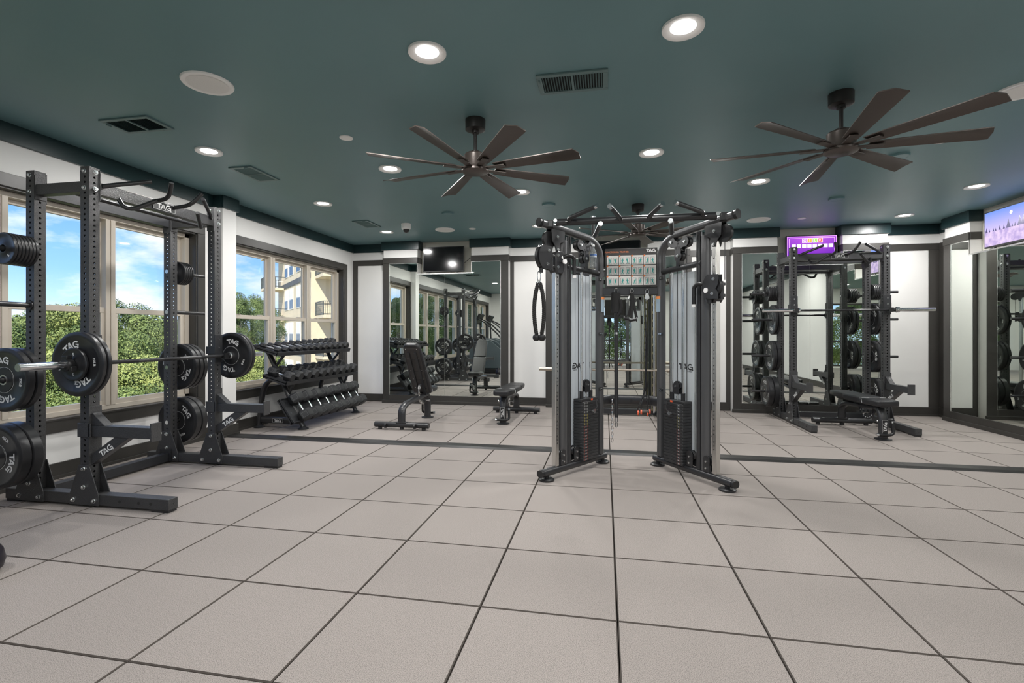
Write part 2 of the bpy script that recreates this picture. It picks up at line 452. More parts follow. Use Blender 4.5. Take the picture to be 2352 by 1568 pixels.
# crown band and baseboard runs
def run(name, m, segs, z0, z1):
    mb = MB()
    for x0, x1, y0, y1 in segs: mb.box(min(x0,x1), max(x0,x1), min(y0,y1), max(y0,y1), z0, z1)
    return struct(name, mb, m, bevel=.002)
CZ = 2.745; cp = .028
run('trim_1', CROWN, [(XL, XL+cp, YF, 5.07), (XL, XL+cp, 5.33, YB), (-4.485, -4.485+cp, 5.07, 5.33), (XL, -4.485, 5.062, 5.09), (XL, -4.485, 5.31, 5.338)], CZ, ZC)
BZ = .135; bp_ = .018
def base(name, segs):
    o = run(name, TRIM, segs, 0, BZ)
    return o
base('baseboard_left', [(XL, XL+bp_, YF, 5.09), (XL, XL+bp_, 5.31, YB), (-4.485, -4.485+bp_, 5.072, 5.328), (XL, -4.485, 5.072, 5.09), (XL, -4.485, 5.31, 5.328)])
run('trim_2', TRIM, [(XL, XL+.032, YF, 5.07), (XL, XL+.032, 5.33, YB), (-4.485, -4.485+.032, 5.06, 5.34)], 0, .03)

def bay(fn, a0, a1, m0, m1, n0, n1, mid, dep=.18, zsill=2.31, mtop=2.505, idx=0, inv=False):
    def b(mb, p, q, d0, d1, z0, z1):
        u, v = fn(p, d0, z0), fn(q, d1, z1)
        mb.box(min(u[0],v[0]), max(u[0],v[0]), min(u[1],v[1]), max(u[1],v[1]), z0, z1)
    body = MB(); b(body, a0, a1, 0, dep, 0, zsill); b(body, a0, n0, 0, dep, zsill, ZC); b(body, n1, a1, 0, dep, zsill, ZC)
    root = struct('wall_bay', body, WHITE)
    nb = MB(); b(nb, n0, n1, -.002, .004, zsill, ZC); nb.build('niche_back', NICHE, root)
    f = MB(); t = .016
    b(f, a0-.004, m0, dep, dep+t, .0, mtop+.10); f.build('frame_board', TRIM, root, bevel=.002)
    f = MB(); b(f, m1, a1+.004, dep, dep+t, .0, mtop+.10); f.build('frame_board', TRIM, root, bevel=.002)
    f = MB(); b(f, m0, m1, dep, dep+t, 0, .148); f.build('frame_board', TRIM, root, bevel=.002)
    f = MB(); b(f, a0-.012, n0+.006, dep, dep+t+.006, mtop, mtop+.10); b(f, a0-.012, a0, 0, dep, mtop, mtop+.10); b(f, n0, n0+.012, .0, dep, mtop, mtop+.10)
    f.build('head_board', TRIM, root, bevel=.002)
    f = MB(); b(f, n1-.006, a1+.012, dep, dep+t+.006, mtop, mtop+.10); b(f, a1, a1+.012, 0, dep, mtop, mtop+.10); b(f, n1-.012, n1, .0, dep, mtop, mtop+.10)
    f.build('head_board', TRIM, root, bevel=.002)
    f = MB(); b(f, a0-.02, a1+.02, dep, dep+t+.014, 0, .055); f.build('shoe_moulding', TRIM, root, bevel=.004)
    for p, q in ((a0, n0), (n1, a1)):
        c = MB(); b(c, p-.03, q+.03, 0, dep+.03, CZ, ZC); c.build('crown_block', CROWN, root, bevel=.002)
    e = .006
    L = lambda q0, q1, k0: [(q0, .150), (q1, .150), (q1, zsill-.008), (k0, zsill-.008), (k0, mtop), (q0, mtop)]
    g = .0012
    for poly in (L(m0, mid-g, n0), L(m1, mid+g, n1)):
        MB().prism(poly, lambda a, z, c: fn(a, c, z), dep+.001, dep+e).build('mirror_glass', MIRROR, root)
    ch = MB(); w = .008
    b(ch, m0, m0+w, dep, dep+.012, .148, mtop); b(ch, m1-w, m1, dep, dep+.012, .148, mtop)
    b(ch, m0, n0, dep, dep+.012, mtop-w, mtop); b(ch, n1, m1, dep, dep+.012, mtop-w, mtop)
    b(ch, n0-w, n0, dep, dep+.012, zsill-.012, mtop); b(ch, n1, n1+w, dep, dep+.012, zsill-.012, mtop)
    b(ch, n0-w, n1+w, dep, dep+.014, zsill-.014, zsill+.004)
    ch.build('mirror_channel', ALU, root)
    return root
BW = lambda a, d, z: V(a, YB-d, z)
RW = lambda a, d, z: V(XR-d, a, z)
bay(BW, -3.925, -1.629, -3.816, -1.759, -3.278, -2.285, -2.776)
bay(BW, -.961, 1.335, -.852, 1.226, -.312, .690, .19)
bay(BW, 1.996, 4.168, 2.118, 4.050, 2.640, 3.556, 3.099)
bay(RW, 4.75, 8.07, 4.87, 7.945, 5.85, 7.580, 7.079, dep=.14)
# crown, rails, stiles and base on the flat stretches of the far wall and the right wall
run('trim_3', CROWN, [(XL+cp, -3.955, YB-cp, YB), (-1.60, -.99, YB-cp, YB), (1.365, 1.966, YB-cp, YB), (4.198, XR-cp, YB-cp, YB), (XR-cp, XR, YF, 4.72), (XR-cp, XR, 8.10, YB)], CZ, ZC)
run('trim_4', TRIM, [(XL, -3.925, YB-.016, YB), (-1.617, -.973, YB-.016, YB), (1.347, 1.984, YB-.016, YB), (4.18, XR, YB-.016, YB), (XR-.016, XR, 8.082, YB)], 2.505, 2.605)
run('trim_5', TRIM, [(XL, -4.525, YB-.014, YB), (-1.629, -1.562, YB-.014, YB), (-1.005, -.961, YB-.014, YB), (1.335, 1.40, YB-.014, YB), (1.93, 1.996, YB-.014, YB), (4.168, 4.23, YB-.014, YB), (4.80, XR, YB-.014, YB), (XR-.014, XR, 8.31, YB), (XR-.014, XR, 8.07, 8.12)], .135, 2.505)
base('baseboard_back', [(XL+bp_, -3.925, YB-bp_, YB), (-1.629, -.961, YB-bp_, YB), (1.335, 1.996, YB-bp_, YB), (4.168, XR-bp_, YB-bp_, YB)])
base('baseboard_right', [(XR-bp_, XR, 8.07, YB), (XR-bp_, XR, YF, 4.75)])
run('trim_6', TRIM, [(XL+.032, -3.945, YB-.032, YB), (-1.61, -.98, YB-.032, YB), (1.355, 1.976, YB-.032, YB), (4.19, XR-.032, YB-.032, YB), (XR-.032, XR, 8.09, YB)], 0, .03)

# ================================================================ outside
LEAF = [mat('foliage_%d' % i, c, .6, col2=c2, nscale=6.0, rnd=.12, spec=.25) for i, (c, c2) in enumerate([((.29, .35, .11), (.11, .16, .05)), ((.22, .28, .09), (.08, .12, .04)), ((.37, .40, .13), (.16, .21, .06))])]
BARK = mat('bark', (.12, .085, .06), .9)
import numpy as np
def crown_mesh(name, rad, hgt, n, ls, seed, m):
    g = np.random.default_rng(seed); nb = 75
    t = g.uniform(0, 2*PI, nb); zz = g.uniform(-.9, 1, nb); rr_ = np.sqrt(np.clip(1-zz*zz, 0, 1))*g.uniform(.45, 1.0, nb)
    bc = np.stack([np.cos(t)*rr_*rad, np.sin(t)*rr_*rad, zz*hgt*.85], 1); br = g.uniform(.10, .25, nb)*rad
    k = g.integers(0, nb, n)
    d = g.normal(0, 1, (n, 3)); d[:, 2] += .3; d /= np.linalg.norm(d, axis=1)[:, None]
    p = bc[k]+d*br[k][:, None]*g.uniform(.72, 1.12, n)[:, None]
    nr = d+g.uniform(-.8, .8, (n, 3)); nr /= np.linalg.norm(nr, axis=1)[:, None]
    a = np.cross(nr, g.normal(0, 1, (n, 3))); a /= np.linalg.norm(a, axis=1)[:, None]; b = np.cross(nr, a)
    s1 = (ls*g.uniform(.6, 1.3, n))[:, None]; s2 = (ls*g.uniform(.4, .75, n))[:, None]
    vs = np.stack([p-a*s1, p-b*s2, p+a*s1, p+b*s2], 1).reshape(-1, 3)
    me = bpy.data.meshes.new(name); me.vertices.add(4*n); me.vertices.foreach_set('co', vs.ravel()); me.loops.add(4*n); me.loops.foreach_set('vertex_index', np.arange(4*n, dtype=np.int32))
    me.polygons.add(n); me.polygons.foreach_set('loop_start', np.arange(0, 4*n, 4, dtype=np.int32)); me.update(calc_edges=True); me.materials.append(m)
    return me
CR = [crown_mesh('foliage', 1.0, .95, 120000, .0125, 11+i, LEAF[i % 3]) for i in range(3)]
trunk_mb = MB().cyl((0,0,-3.4), (0,0,.1), .10, .05, 10)
for k in range(6):
    t = k*1.05; trunk_mb.cyl((0,0,-.8+.1*k), (.6*math.cos(t), .6*math.sin(t), -.1+.1*k), .035, .012, 6)
TRK = trunk_mb
TRS = [  # x, y, z of crown centre, radius, variant, label
 (-18.90, 12.70, -1.16, 3.2, 0, 'green tree behind the left rear post of the left rack'),
 (-19.68, 14.58, -.74, 3.2, 2, 'pale olive tree behind the left pane of the large window'),
 (-22.23, 18.17, -.68, 3.6, 1, 'tallest distant tree top behind the loaded barbell plate'),
 (-15.91, 14.28, -.87, 3.0, 0, 'broad green tree filling the middle of the right pane of the large window'),
 (-16.45, 16.22, -1.36, 3.2, 1, 'darker tree at the right edge of the large window'),
 (-12.61, 8.80, -1.44, 2.4, 2, 'low yellow green tree under the left pane of the large window'),
 (-11.77, 9.47, -1.56, 2.2, 0, 'low leafy tree just above the large window sill'),
 (-11.02, 10.12, -1.63, 2.4, 2, 'bright low tree in the bottom of the right window pane'),
 (-10.92, 11.16, -1.36, 2.2, 1, 'low tree beside the far post of the left rack'),
 (-16.20, 19.32, 1.24, 1.9, 1, 'tree in the left pane of the window by the dumbbells'),
 (-18.6, 23.2, 1.75, 1.5, 0, 'thin topped tree next to the cream building'),
 (-9.32, 11.46, -.81, 1.7, 2, 'sunlit tree low in the left pane of the window by the dumbbells'),
 (-9.31, 13.50, -1.47, 1.7, 0, 'small tree low in front of the cream building'),
 (-13.0, 2.6, -.4, 3.0, 1, 'green tree outside the near end of the left wall'),
 (-12.5, -3.2, .2, 3.0, 0, 'green tree outside the nearest left window'),
 (-17.0, -10.0, .4, 3.4, 2, 'tree seen only in the left mirror through the windows'),
 (-11.0, -8.5, .8, 2.6, 0, 'tree seen in the left mirror through the window beside the dumbbells'),
 (-9.5, -15.5, 1.2, 3.0, 1, 'tree seen in the left mirror through the middle window'),
 (-13.5, -20.5, 1.0, 3.6, 2, 'far tree seen in the left mirror behind the reflected rack'),
 (-3.6, -12.5, .2, 3.2, 2, 'green tree seen in the mirror beyond the front glazing'),
 (2.6, -13.5, .2, 3.2, 0, 'tall green tree beyond the front glazing seen in the mirror'),
]
for x, y, z, r_, v_, lab in TRS:
    t = thing('leafy_tree', lab, 'tree', (x, y, -11.0), group='trees outside the windows')
    f = bpy.data.objects.new('foliage', CR[v_]); COL.objects.link(f); f.parent = t; f.location = (0, 0, z+11.0); f.scale = (r_, r_, r_); f.rotation_euler = (0, 0, random.uniform(0, 6))
    MB().cyl((0,0,0), (0,0,z+11.0+r_*.2), .22, .10, 10).build('trunk', BARK, t)
struct('ground', MB().box(-90, 60, -70, 90, -11.4, -11.0), mat('lawn', (.34, .34, .20), .95, noise=.4, nscale=.3))

# cream apartment block, turned 45 degrees to the room
CREAM = mat('cream_stucco', (.72, .60, .42), .8, noise=.05, nscale=2); BAND = mat('dark_band', (.10, .10, .10), .7); BLUEG = mat('blue_grey_siding', (.22, .33, .38), .7)
WFR = mat('white_sash', (.82, .80, .76), .6); DGL = mat('dark_glass', (.05, .06, .07), .15); RAILM = mat('grey_railing', (.06, .075, .07), .5); BLIND = mat('white_blind', (.85, .84, .82), .7)
bl = thing('apartment_block', 'cream apartment block with balconies seen through the window by the dumbbells', 'building', (-22.5, 34.5, -11), world=True)
ca, cb = V(-.705, .709, 0), V(.709, .705, 0); C0 = V(-22.5, 34.5, 0)
def BP(t, o, z): return C0+ca*t+cb*o+V(0, 0, z)          # t along facade A, o inward (away)
class BB(MB):
    def bb(s, t0, t1, o0, o1, z0, z1):
        P = [BP(t0,o0,z0),BP(t1,o0,z0),BP(t1,o1,z0),BP(t0,o1,z0),BP(t0,o0,z1),BP(t1,o0,z1),BP(t1,o1,z1),BP(t0,o1,z1)]
        return s.add(P, [(3,2,1,0),(4,5,6,7),(0,1,5,4),(1,2,6,5),(2,3,7,6),(3,0,4,7)])
BB().bb(0, 15.5, 0, 14, -11, 12.5).build('facade_block', CREAM, bl)
BB().bb(-.06, 0, 1.55, 3.4, -11, 12.5).build('blue_siding', BLUEG, bl)
for zf in (-4.0, -.55, 2.55, 5.65, 8.75):
    BB().bb(0, 15.5, -.06, 0, zf-.02, zf+.42).build('floor_band', BAND if zf in (5.65, -.55) else CREAM, bl)
    for t in (1.2, 3.9, 7.2, 9.7):
        w = BB().bb(t, t+1.75, -.05, .02, zf+.95, zf+2.85).build('window', WFR, bl)
        BB().bb(t+.12, t+1.63, -.07, -.05, zf+1.85, zf+2.75).build('blind', BLIND, w)
        for k in range(3): BB().bb(t+.14+k*.52, t+.58+k*.52, -.07, -.05, zf+1.02, zf+1.80).build('pane', DGL, w)
    # balcony on the recessed wing and one at the far end of the facade
    for (t0, t1, o0, o1) in ((-2.6, -.06, .3, 4.2), (11.8, 15.0, -1.7, 0)):
        sl = BB().bb(t0, t1, o0, o1, zf-.10, zf+.12).build('balcony_slab', CREAM, bl)
        rl = BB(); side_ = t0 < 0
        for z in (zf+.18, zf+1.12):
            rl.bb(t0, t1, o0, o0+.05, z, z+.05); rl.bb(t1-.05, t1, o0, o1, z, z+.05); rl.bb(t0, t0+.05, o0, o1, z, z+.05)
        k = t0
        while k < t1: rl.bb(k, k+.02, o0+.01, o0+.03, zf+.15, zf+1.15); k += .16
        k = o0; tt = t0+.015 if side_ else t1-.035
        while k < o1: rl.bb(tt, tt+.02, k, k+.02, zf+.15, zf+1.15); k += .16
        for k in range(5):
            rl.bb(t0, t1, o0+.012, o0+.028, zf+.3+k*.16, zf+.315+k*.16); rl.bb(tt, tt+.016, o0, o1, zf+.3+k*.16, zf+.315+k*.16)
        for (pt, po) in ((t0, o0), (t1-.06, o0), (t0, (o0+o1)/2)): rl.bb(pt, pt+.06, po, po+.06, zf+.1, zf+1.17)
        rl.build('balcony_railing', RAILM, sl)

# ================================================================ ceiling fittings
LENS = mat('led_lens', (1, 1, 1), .4, emit=(1.0, .98, .95), es=14.0)
def downlight(x, y, label, power=LAMP_W):
    t = thing('downlight', label, 'ceiling light', (x, y, ZC), group='recessed downlights')
    MB().lathe([(.066, -.0008), (.069, -.0015), (.105, -.013), (.110, -.013), (.112, -.009), (.112, -.0005)], 36, caps=False).build('trim_ring', LEDW, t)
    MB().lathe([(.0685, -.0014), (.0001, -.0014)], 32, caps=False).build('lens', LENS, t)
    d = bpy.data.lights.new('downlight_lamp', 'AREA'); d.shape = 'DISK'; d.size = .14; d.energy = power; d.color = (1, .985, .965)
    o = bpy.data.objects.new('downlight_lamp', d); COL.objects.link(o); o.parent = t; o.location = (0, 0, -.014)
    return t
for x, y, lab in [(-1.025, 2.727, 'large bright downlight in the foreground ceiling left of the vent'), (.416, 2.764, 'nearest and topmost bright downlight in the ceiling'),
    (-3.524, 3.838, 'downlight between the two vents along the window wall'), (-2.113, 4.581, 'downlight just left of the nearer left ceiling fan blades'),
    (-.966, 5.606, 'downlight at the tip of a blade right below the left ceiling fan'), (.418, 4.619, 'downlight midway between the two large ceiling fans'),
    (1.638, 5.704, 'downlight below the left blades of the right ceiling fan'), (4.09, 6.344, 'downlight above the snow television'),
    (4.104, 7.713, 'downlight nearest the right far corner of the room'), (-3.512, 5.644, 'downlight above the window column'),
    (-3.472, 7.397, 'small downlight beside the security camera'), (-.988, 7.415, 'far downlight beside the left end of the pull up bar'),
    (1.70, 7.50, 'far downlight hidden behind the functional trainer'),
    (-3.5, 1.0, 'downlight over the left wall behind the camera'), (-1.0, .5, 'downlight overhead left behind the camera'), (.42, .5, 'downlight overhead right behind the camera'), (2.9, 1.8, 'downlight at the near right behind the camera'),
    (-3.5, -1.6, 'downlight near the front glazing at the window wall'), (-.9, -1.6, 'downlight near the front glazing'), (1.7, -1.6, 'downlight near the front right corner'), (4.1, -1.0, 'downlight at the front right wall'), (4.1, 3.6, 'downlight at the right wall behind the camera')]:
    downlight(x, y, lab)

def disc(name, x, y, r, m, label, cat, h=.012, group=None, m2=None):
    t = thing(name, label, cat, (x, y, ZC), group=group)
    MB().lathe([(.0001, -h), (r*.80, -h), (r*.82, -h*1.1), (r*.97, -h*1.1), (r, -h*.5), (r, -.0005)], 36).build('rim', m, t)
    MB().lathe([(.0001, -h*1.02-.0008), (r*.79, -h*1.02-.0008)], 32, caps=False).build('grille', m2 or m, t)
    return t
GRILLE = mat('speaker_grille', (.86, .85, .83), .6, noise=.1, nscale=400)
disc('ceiling_speaker', -2.574, 2.792, .155, LEDW, 'large round white ceiling speaker near the upper left', 'speaker', group='ceiling speakers', m2=GRILLE)
disc('ceiling_speaker', -2.49, 7.415, .155, LEDW, 'round white ceiling speaker above the black television', 'speaker', group='ceiling speakers', m2=GRILLE)
disc('ceiling_speaker', 2.186, 7.613, .155, LEDW, 'round white ceiling speaker left of the purple television', 'speaker', group='ceiling speakers', m2=GRILLE)
disc('ceiling_speaker', 2.79, 3.90, .155, LEDW, 'white ceiling speaker cut by the right picture edge', 'speaker', group='ceiling speakers', m2=GRILLE)
disc('sprinkler_cover', -2.145, 3.79, .055, LEDW, 'small white disc on the ceiling left of the left fan', 'sprinkler', .006, 'sprinkler covers')
disc('sprinkler_cover', -2.046, 7.434, .055, LEDW, 'tiny white disc right of the far ceiling speaker', 'sprinkler', .006, 'sprinkler covers')
disc('sprinkler_cover', 2.773, 7.643, .055, LEDW, 'tiny white disc above the purple television', 'sprinkler', .006, 'sprinkler covers')
disc('sprinkler_cover', 2.84, 4.793, .07, LEDW, 'white disc half hidden behind the right fan blade', 'sprinkler', .006, 'sprinkler covers')
for x, y, lab in [(-.705, 6.219, 'teal painted disc right of the left fan'), (-2.109, 6.409, 'teal painted disc above the security camera side of the left fan'), (2.777, 6.595, 'teal painted disc under the right fan'), (2.678, 5.115, 'teal painted disc behind a right fan blade')]:
    disc('cover_disc', x, y, .085, TEAL, lab, 'cover plate', .02, 'ceiling coloured cover discs')

VENTM = mat('vent_teal', (.130, .205, .208), .4); VENTD = mat('vent_dark', (.008, .012, .012), .8)
def vent(x, y, w, d, label, along='x'):
    t = thing('ceiling_vent', label, 'vent', (x, y, ZC), 0 if along == 'x' else R(90), group='ceiling vents')
    W, D = (w, d) if along == 'x' else (d, w)
    f = MB(); b = .032; z0, z1 = -.012, -.0005
    f.box(-W/2, W/2, -D/2, -D/2+b, z0, z1); f.box(-W/2, W/2, D/2-b, D/2, z0, z1); f.box(-W/2, -W/2+b, -D/2+b, D/2-b, z0, z1); f.box(W/2-b, W/2, -D/2+b, D/2-b, z0, z1); f.box(-.008, .008, -D/2+b, D/2-b, z0, z1)
    f.build('vent_frame', VENTM, t, bevel=.002)
    MB().box(-W/2+b, W/2-b, -D/2+b, D/2-b, -.003, -.0006).build('vent_throat', VENTD, t)
    l = MB(); n = int((W-2*b)/.0165)
    for k in range(n):
        c = -W/2+b+(k+.5)*(W-2*b)/n
        if abs(c) > .014: l.add([(c-.005, -D/2+b, -.003), (c+.004, -D/2+b, -.012), (c+.004, D/2-b, -.012), (c-.005, D/2-b, -.003)], [(0,1,2,3)])
    l.build('louvre_blades', VENTM, t)
    MB().box(-W/2+.012, -W/2+.018, -D/2+.05, -D/2+.09, -.022, -.011).build('damper_lever', VENTM, t)
    for sx in (-1, 1):
        for sy in (-1, 1): MB().cyl((sx*W*.3, sy*(D/2-.014), -.0135), (sx*W*.3, sy*(D/2-.014), -.011), .005, n=8).build('screw', VENTM, t)
vent(-.207, 3.225, .455, .255, 'rectangular teal ceiling vent in the foreground between the downlights')
vent(-3.63, 3.24, .44, .25, 'teal ceiling vent nearest the camera along the window wall')
vent(-3.55, 4.465, .255, .44, 'teal ceiling vent right of the window wall downlight', 'y')
vent(-3.514, 6.815, .255, .44, 'small far teal ceiling vent left of the security camera', 'y')

t = thing('security_camera', 'white dome security camera hanging from the ceiling', 'camera', (-2.935, 6.925, ZC))
MB().lathe([(.0001, -.085), (.052, -.085), (.068, -.075), (.072, -.02), (.075, -.015), (.075, -.0005)], 32).build('housing', LEDW, t)
MB().lathe([(.0001, -.135), (.02, -.132), (.036, -.122), (.046, -.105), (.050, -.085)], 28).build('dome', mat('smoked_dome', (.03, .03, .032), .08), t)

def blade_mb(ang, r0, r1):
    mb = MB(); w0, w1 = .085, .135; th = .006; pitch = R(12)
    c, s = math.cos(ang), math.sin(ang)
    def P(r, w, z):
        zz = z - math.sin(pitch)*w; ww = math.cos(pitch)*w
        return (c*r - s*ww, s*r + c*ww, zz)
    st = [(r0, w0), (r0+.10, w0+.012), (r1-.05, w1), (r1, w1)]
    vs = []; fs = []
    for r_, w in st:
        for q in (-.5, .02, .5):
            dz = .010 if q == .02 else 0
            vs += [P(r_ - (.03 if (r_ == r1 and q == -.5) else 0), w*q, dz), P(r_ - (.03 if (r_ == r1 and q == -.5) else 0), w*q, dz-th)]
    n = 6
    for i in range(3):
        for j in range(2):
            a = i*n+j*2
            fs += [(a, a+2, a+n+2, a+n), (a+1, a+n+1, a+n+3, a+3)]
        fs += [(i*n, i*n+n, i*n+n+1, i*n+1), (i*n+4, i*n+5, i*n+n+5, i*n+n+4)]
    fs += [(0,1,3,2), (2,3,5,4), (18,20,21,19), (20,22,23,21)]
    return mb.add(vs, fs)
def fan(x, y, a0, label, r1, hub):
    t = thing('ceiling_fan', label, 'ceiling fan', (x, y, ZC), group='eight blade ceiling fans')
    MB().lathe([(.0001, -.085), (.06, -.085), (.077, -.078), (.078, -.01), (.078, -.0005)], 32).build('canopy', FANB, t)
    MB().cyl((0, 0, -hub+.13), (0, 0, -.08), .0135, n=14).cyl((0, 0, -.105), (0, 0, -.08), .028, n=18).cyl((0, 0, -hub+.115), (0, 0, -hub+.14), .036, n=18).build('downrod', FANB, t)
    MB().lathe([(.0001, -hub+.12), (.080, -hub+.118), (.088, -hub+.108), (.088, -hub+.02), (.098, -hub+.0), (.0001, -hub)], 36).build('motor_housing', BLADE, t)
    MB().lathe([(.0001, -hub-.03), (.085, -hub-.028), (.105, -hub-.018), (.105, -hub-.004), (.0001, -hub-.004)], 36).build('bottom_cap', BLADE, t)
    for k in range(8):
        a = a0+k*PI/4
        b = blade_mb(a, .16, r1); b.v = [(p[0], p[1], p[2]-hub+.012) for p in b.v]
        bo = b.build('blade', BLADE, t)
        c, s = math.cos(a), math.sin(a)
        MB().bar((c*.075, s*.075, -hub+.004), (c*.25, s*.25, -hub+.002), .05, .008).build('blade_bracket', BLADE, bo, bevel=.002)
fan(-.985, 3.665, R(33), 'left bronze eight blade ceiling fan above the benches', .82, .385)
fan(1.60, 3.73, R(38), 'right dark eight blade ceiling fan closest to the camera', .84, .385)
fan(.417, 6.453, R(30), 'far dark ceiling fan partly hidden behind the pull up bars', .84, .375)

# ================================================================ televisions
SCR = mat('dark_screen', (.004, .004, .005), .10, spec=.6)
def tv(name, fn, a0, a1, z0, z1, dep, label, screen=None):
    t = thing(name, label, 'television', tuple(fn((a0+a1)/2, dep, z0-.03)), world=True)
    def b(mb, p, q, d0, d1, zz0, zz1):
        u, v = fn(p, d0, zz0), fn(q, d1, zz1); mb.box(min(u[0],v[0]), max(u[0],v[0]), min(u[1],v[1]), max(u[1],v[1]), zz0, zz1)
    m = MB(); b(m, a0, a1, dep-.03, dep, z0, z1); b(m, a0+.15, a1-.15, dep-.055, dep-.03, z0+.05, z1-.1); m.build('housing', PLASTIC, t, bevel=.003)
    s = MB(); b(s, a0+.012, a1-.012, dep, dep+.0015, z0+.022, z1-.012)
    so = s.build('screen', SCR, t)
    for q in (.15, .85):
        c = a0+(a1-a0)*q; f = MB(); b(f, c-.02, c+.02, dep-.055, dep+.03, z0-.026, z0-.014); b(f, c-.008, c+.008, dep-.03, dep-.01, z0-.016, z0+.004); f.build('foot', PLASTIC, t, bevel=.002)
    MB()
    return t, so
tv('television', BW, -3.205, -2.445, 2.345, 2.795, .10, 'switched off black television in the left mirror niche')
tv('television', BW, -.18, .58, 2.345, 2.795, .10, 'dark television in the middle niche behind the exercise poster')
def emat(name, c, s=1.0): return mat(name, (0, 0, 0), .3, emit=c, es=s)
t3, s3 = tv('television', BW, 2.790, 3.522, 2.335, 2.772, .10, 'purple lit television showing a word game above the right rack')
def scr_quad(name, fn, dep, a0, a1, z0, z1, m, par, poly=None):
    mb = MB()
    if poly: mb.add([tuple(fn(a, dep, z)) for a, z in poly], [tuple(range(len(poly)))])
    else: mb.add([tuple(fn(a0,dep,z0)), tuple(fn(a1,dep,z0)), tuple(fn(a1,dep,z1)), tuple(fn(a0,dep,z1))], [(0,1,2,3)])
    return mb.build(name, m, par)
A0, A1, Z0, Z1 = 2.802, 3.510, 2.357, 2.760
g3 = bpy.data.materials.new('purple_screen'); g3.use_nodes = True; tn = g3.node_tree; tn.nodes.clear()
o_ = tn.nodes.new('ShaderNodeOutputMaterial'); em = tn.nodes.new('ShaderNodeEmission'); tcn = tn.nodes.new('ShaderNodeTexCoord'); gr = tn.nodes.new('ShaderNodeTexGradient'); gr.gradient_type = 'SPHERICAL'
mpn = tn.nodes.new('ShaderNodeMapping'); mpn.inputs['Location'].default_value = (-.5, -.5, -1.1); mpn.inputs['Scale'].default_value = (1, 1, 1.0)
rpn = tn.nodes.new('ShaderNodeValToRGB'); rpn.color_ramp.elements[0].color = (.115, .012, .42, 1); rpn.color_ramp.elements[1].color = (.55, .12, .80, 1)
tn.links.new(tcn.outputs['Generated'], mpn.inputs[0]); tn.links.new(mpn.outputs[0], gr.inputs[0]); tn.links.new(gr.outputs[0], rpn.inputs[0]); tn.links.new(rpn.outputs[0], em.inputs[0]); tn.links.new(em.outputs[0], o_.inputs[0]); em.inputs[1].default_value = 0.9
scr_quad('picture', BW, .1022, A0, A1, Z0, Z1, g3, s3)
PK = emat('screen_pink', (.80, .42, .95), 1.1); SW = emat('screen_white', (.95, .93, .95), 1.0)
fr = MB()
for (p, q, z0, z1) in ((A0+.03, A1-.03, Z1-.037, Z1-.030), (A0+.03, A0+.037, Z0+.02, Z1-.03), (A1-.037, A1-.03, Z0+.02, Z1-.03), (A0+.005, A1-.005, Z1-.012, Z1-.005), (A0+.005, A0+.012, Z0, Z1), (A1-.012, A1-.005, Z0, Z1)):
    fr.add([tuple(BW(p,.1026,z0)), tuple(BW(q,.1026,z0)), tuple(BW(q,.1026,z1)), tuple(BW(p,.1026,z1))], [(0,1,2,3)])
fr.build('screen_border', PK, s3)
for k, (ch, c) in enumerate((('G', (.55, .18, .75)), ('I', (.95, .42, .06)), ('L', (.35, .72, .12)), ('K', (.75, .06, .08)))):
    a = 3.022+k*.075
    scr_quad('letter_tile', BW, .1028, a-.002, a+.066, 2.655, 2.727, SW, s3)
    q = scr_quad('letter_tile', BW, .1031, a+.003, a+.061, 2.660, 2.722, emat('tile_'+ch, c), s3)
    mb = MB(); put_word(mb, ch, plane_fn(BW(a+.032, .1034, 2.691), (1,0,0), (0,0,1)), .038); mb.build('letter', SW, s3)
for k in range(8): scr_quad('answer_tile', BW, .1028, 2.87+k*.075, 2.93+k*.075, 2.58, 2.635, SW, s3)
scr_quad('inset_picture', BW, .1028, 3.075, 3.272, 2.375, 2.480, SW, s3)
scr_quad('inset_picture', BW, .1030, 3.115, 3.268, 2.379, 2.478, emat('inset_back', (.45, .50, .85)), s3)
scr_quad('inset_figure', BW, .1032, 0, 0, 0, 0, emat('inset_pink', (.85, .22, .35)), s3, [(3.125, 2.379), (3.235, 2.379), (3.225, 2.415), (3.20, 2.43), (3.16, 2.43), (3.135, 2.415)])
scr_quad('inset_figure', BW, .1034, 0, 0, 0, 0, emat('inset_skin', (.55, .28, .18)), s3, [(3.18+.02*math.cos(k), 2.446+.026*math.sin(k)) for k in [i*PI/5 for i in range(10)]])
mb = MB(); put_word(mb, 'STN', plane_fn(BW(3.47, .1030, 2.385), (1,0,0), (0,0,1)), .014); mb.build('caption', SW, s3)

t4, s4 = tv('television', RW, 6.33, 7.36, 2.335, 2.800, .12, 'television with a snowy landscape on the right wall')
g4 = bpy.data.materials.new('snow_sky'); g4.use_nodes = True; tn = g4.node_tree; tn.nodes.clear()
o_ = tn.nodes.new('ShaderNodeOutputMaterial'); em = tn.nodes.new('ShaderNodeEmission'); tcn = tn.nodes.new('ShaderNodeTexCoord'); sp_ = tn.nodes.new('ShaderNodeSeparateXYZ'); rpn = tn.nodes.new('ShaderNodeValToRGB')
rpn.color_ramp.elements[0].color = (.62, .50, .82, 1); rpn.color_ramp.elements[1].color = (.16, .28, .74, 1); rpn.color_ramp.elements[0].position = .35
tn.links.new(tcn.outputs['Generated'], sp_.inputs[0]); tn.links.new(sp_.outputs['Z'], rpn.inputs[0]); tn.links.new(rpn.outputs[0], em.inputs[0]); tn.links.new(em.outputs[0], o_.inputs[0])
scr_quad('picture', RW, .1222, 6.342, 7.348, 2.357, 2.788, g4, s4)
SNOW = bpy.data.materials.new('snow_field'); SNOW.use_nodes = True; tn = SNOW.node_tree; tn.nodes.clear()
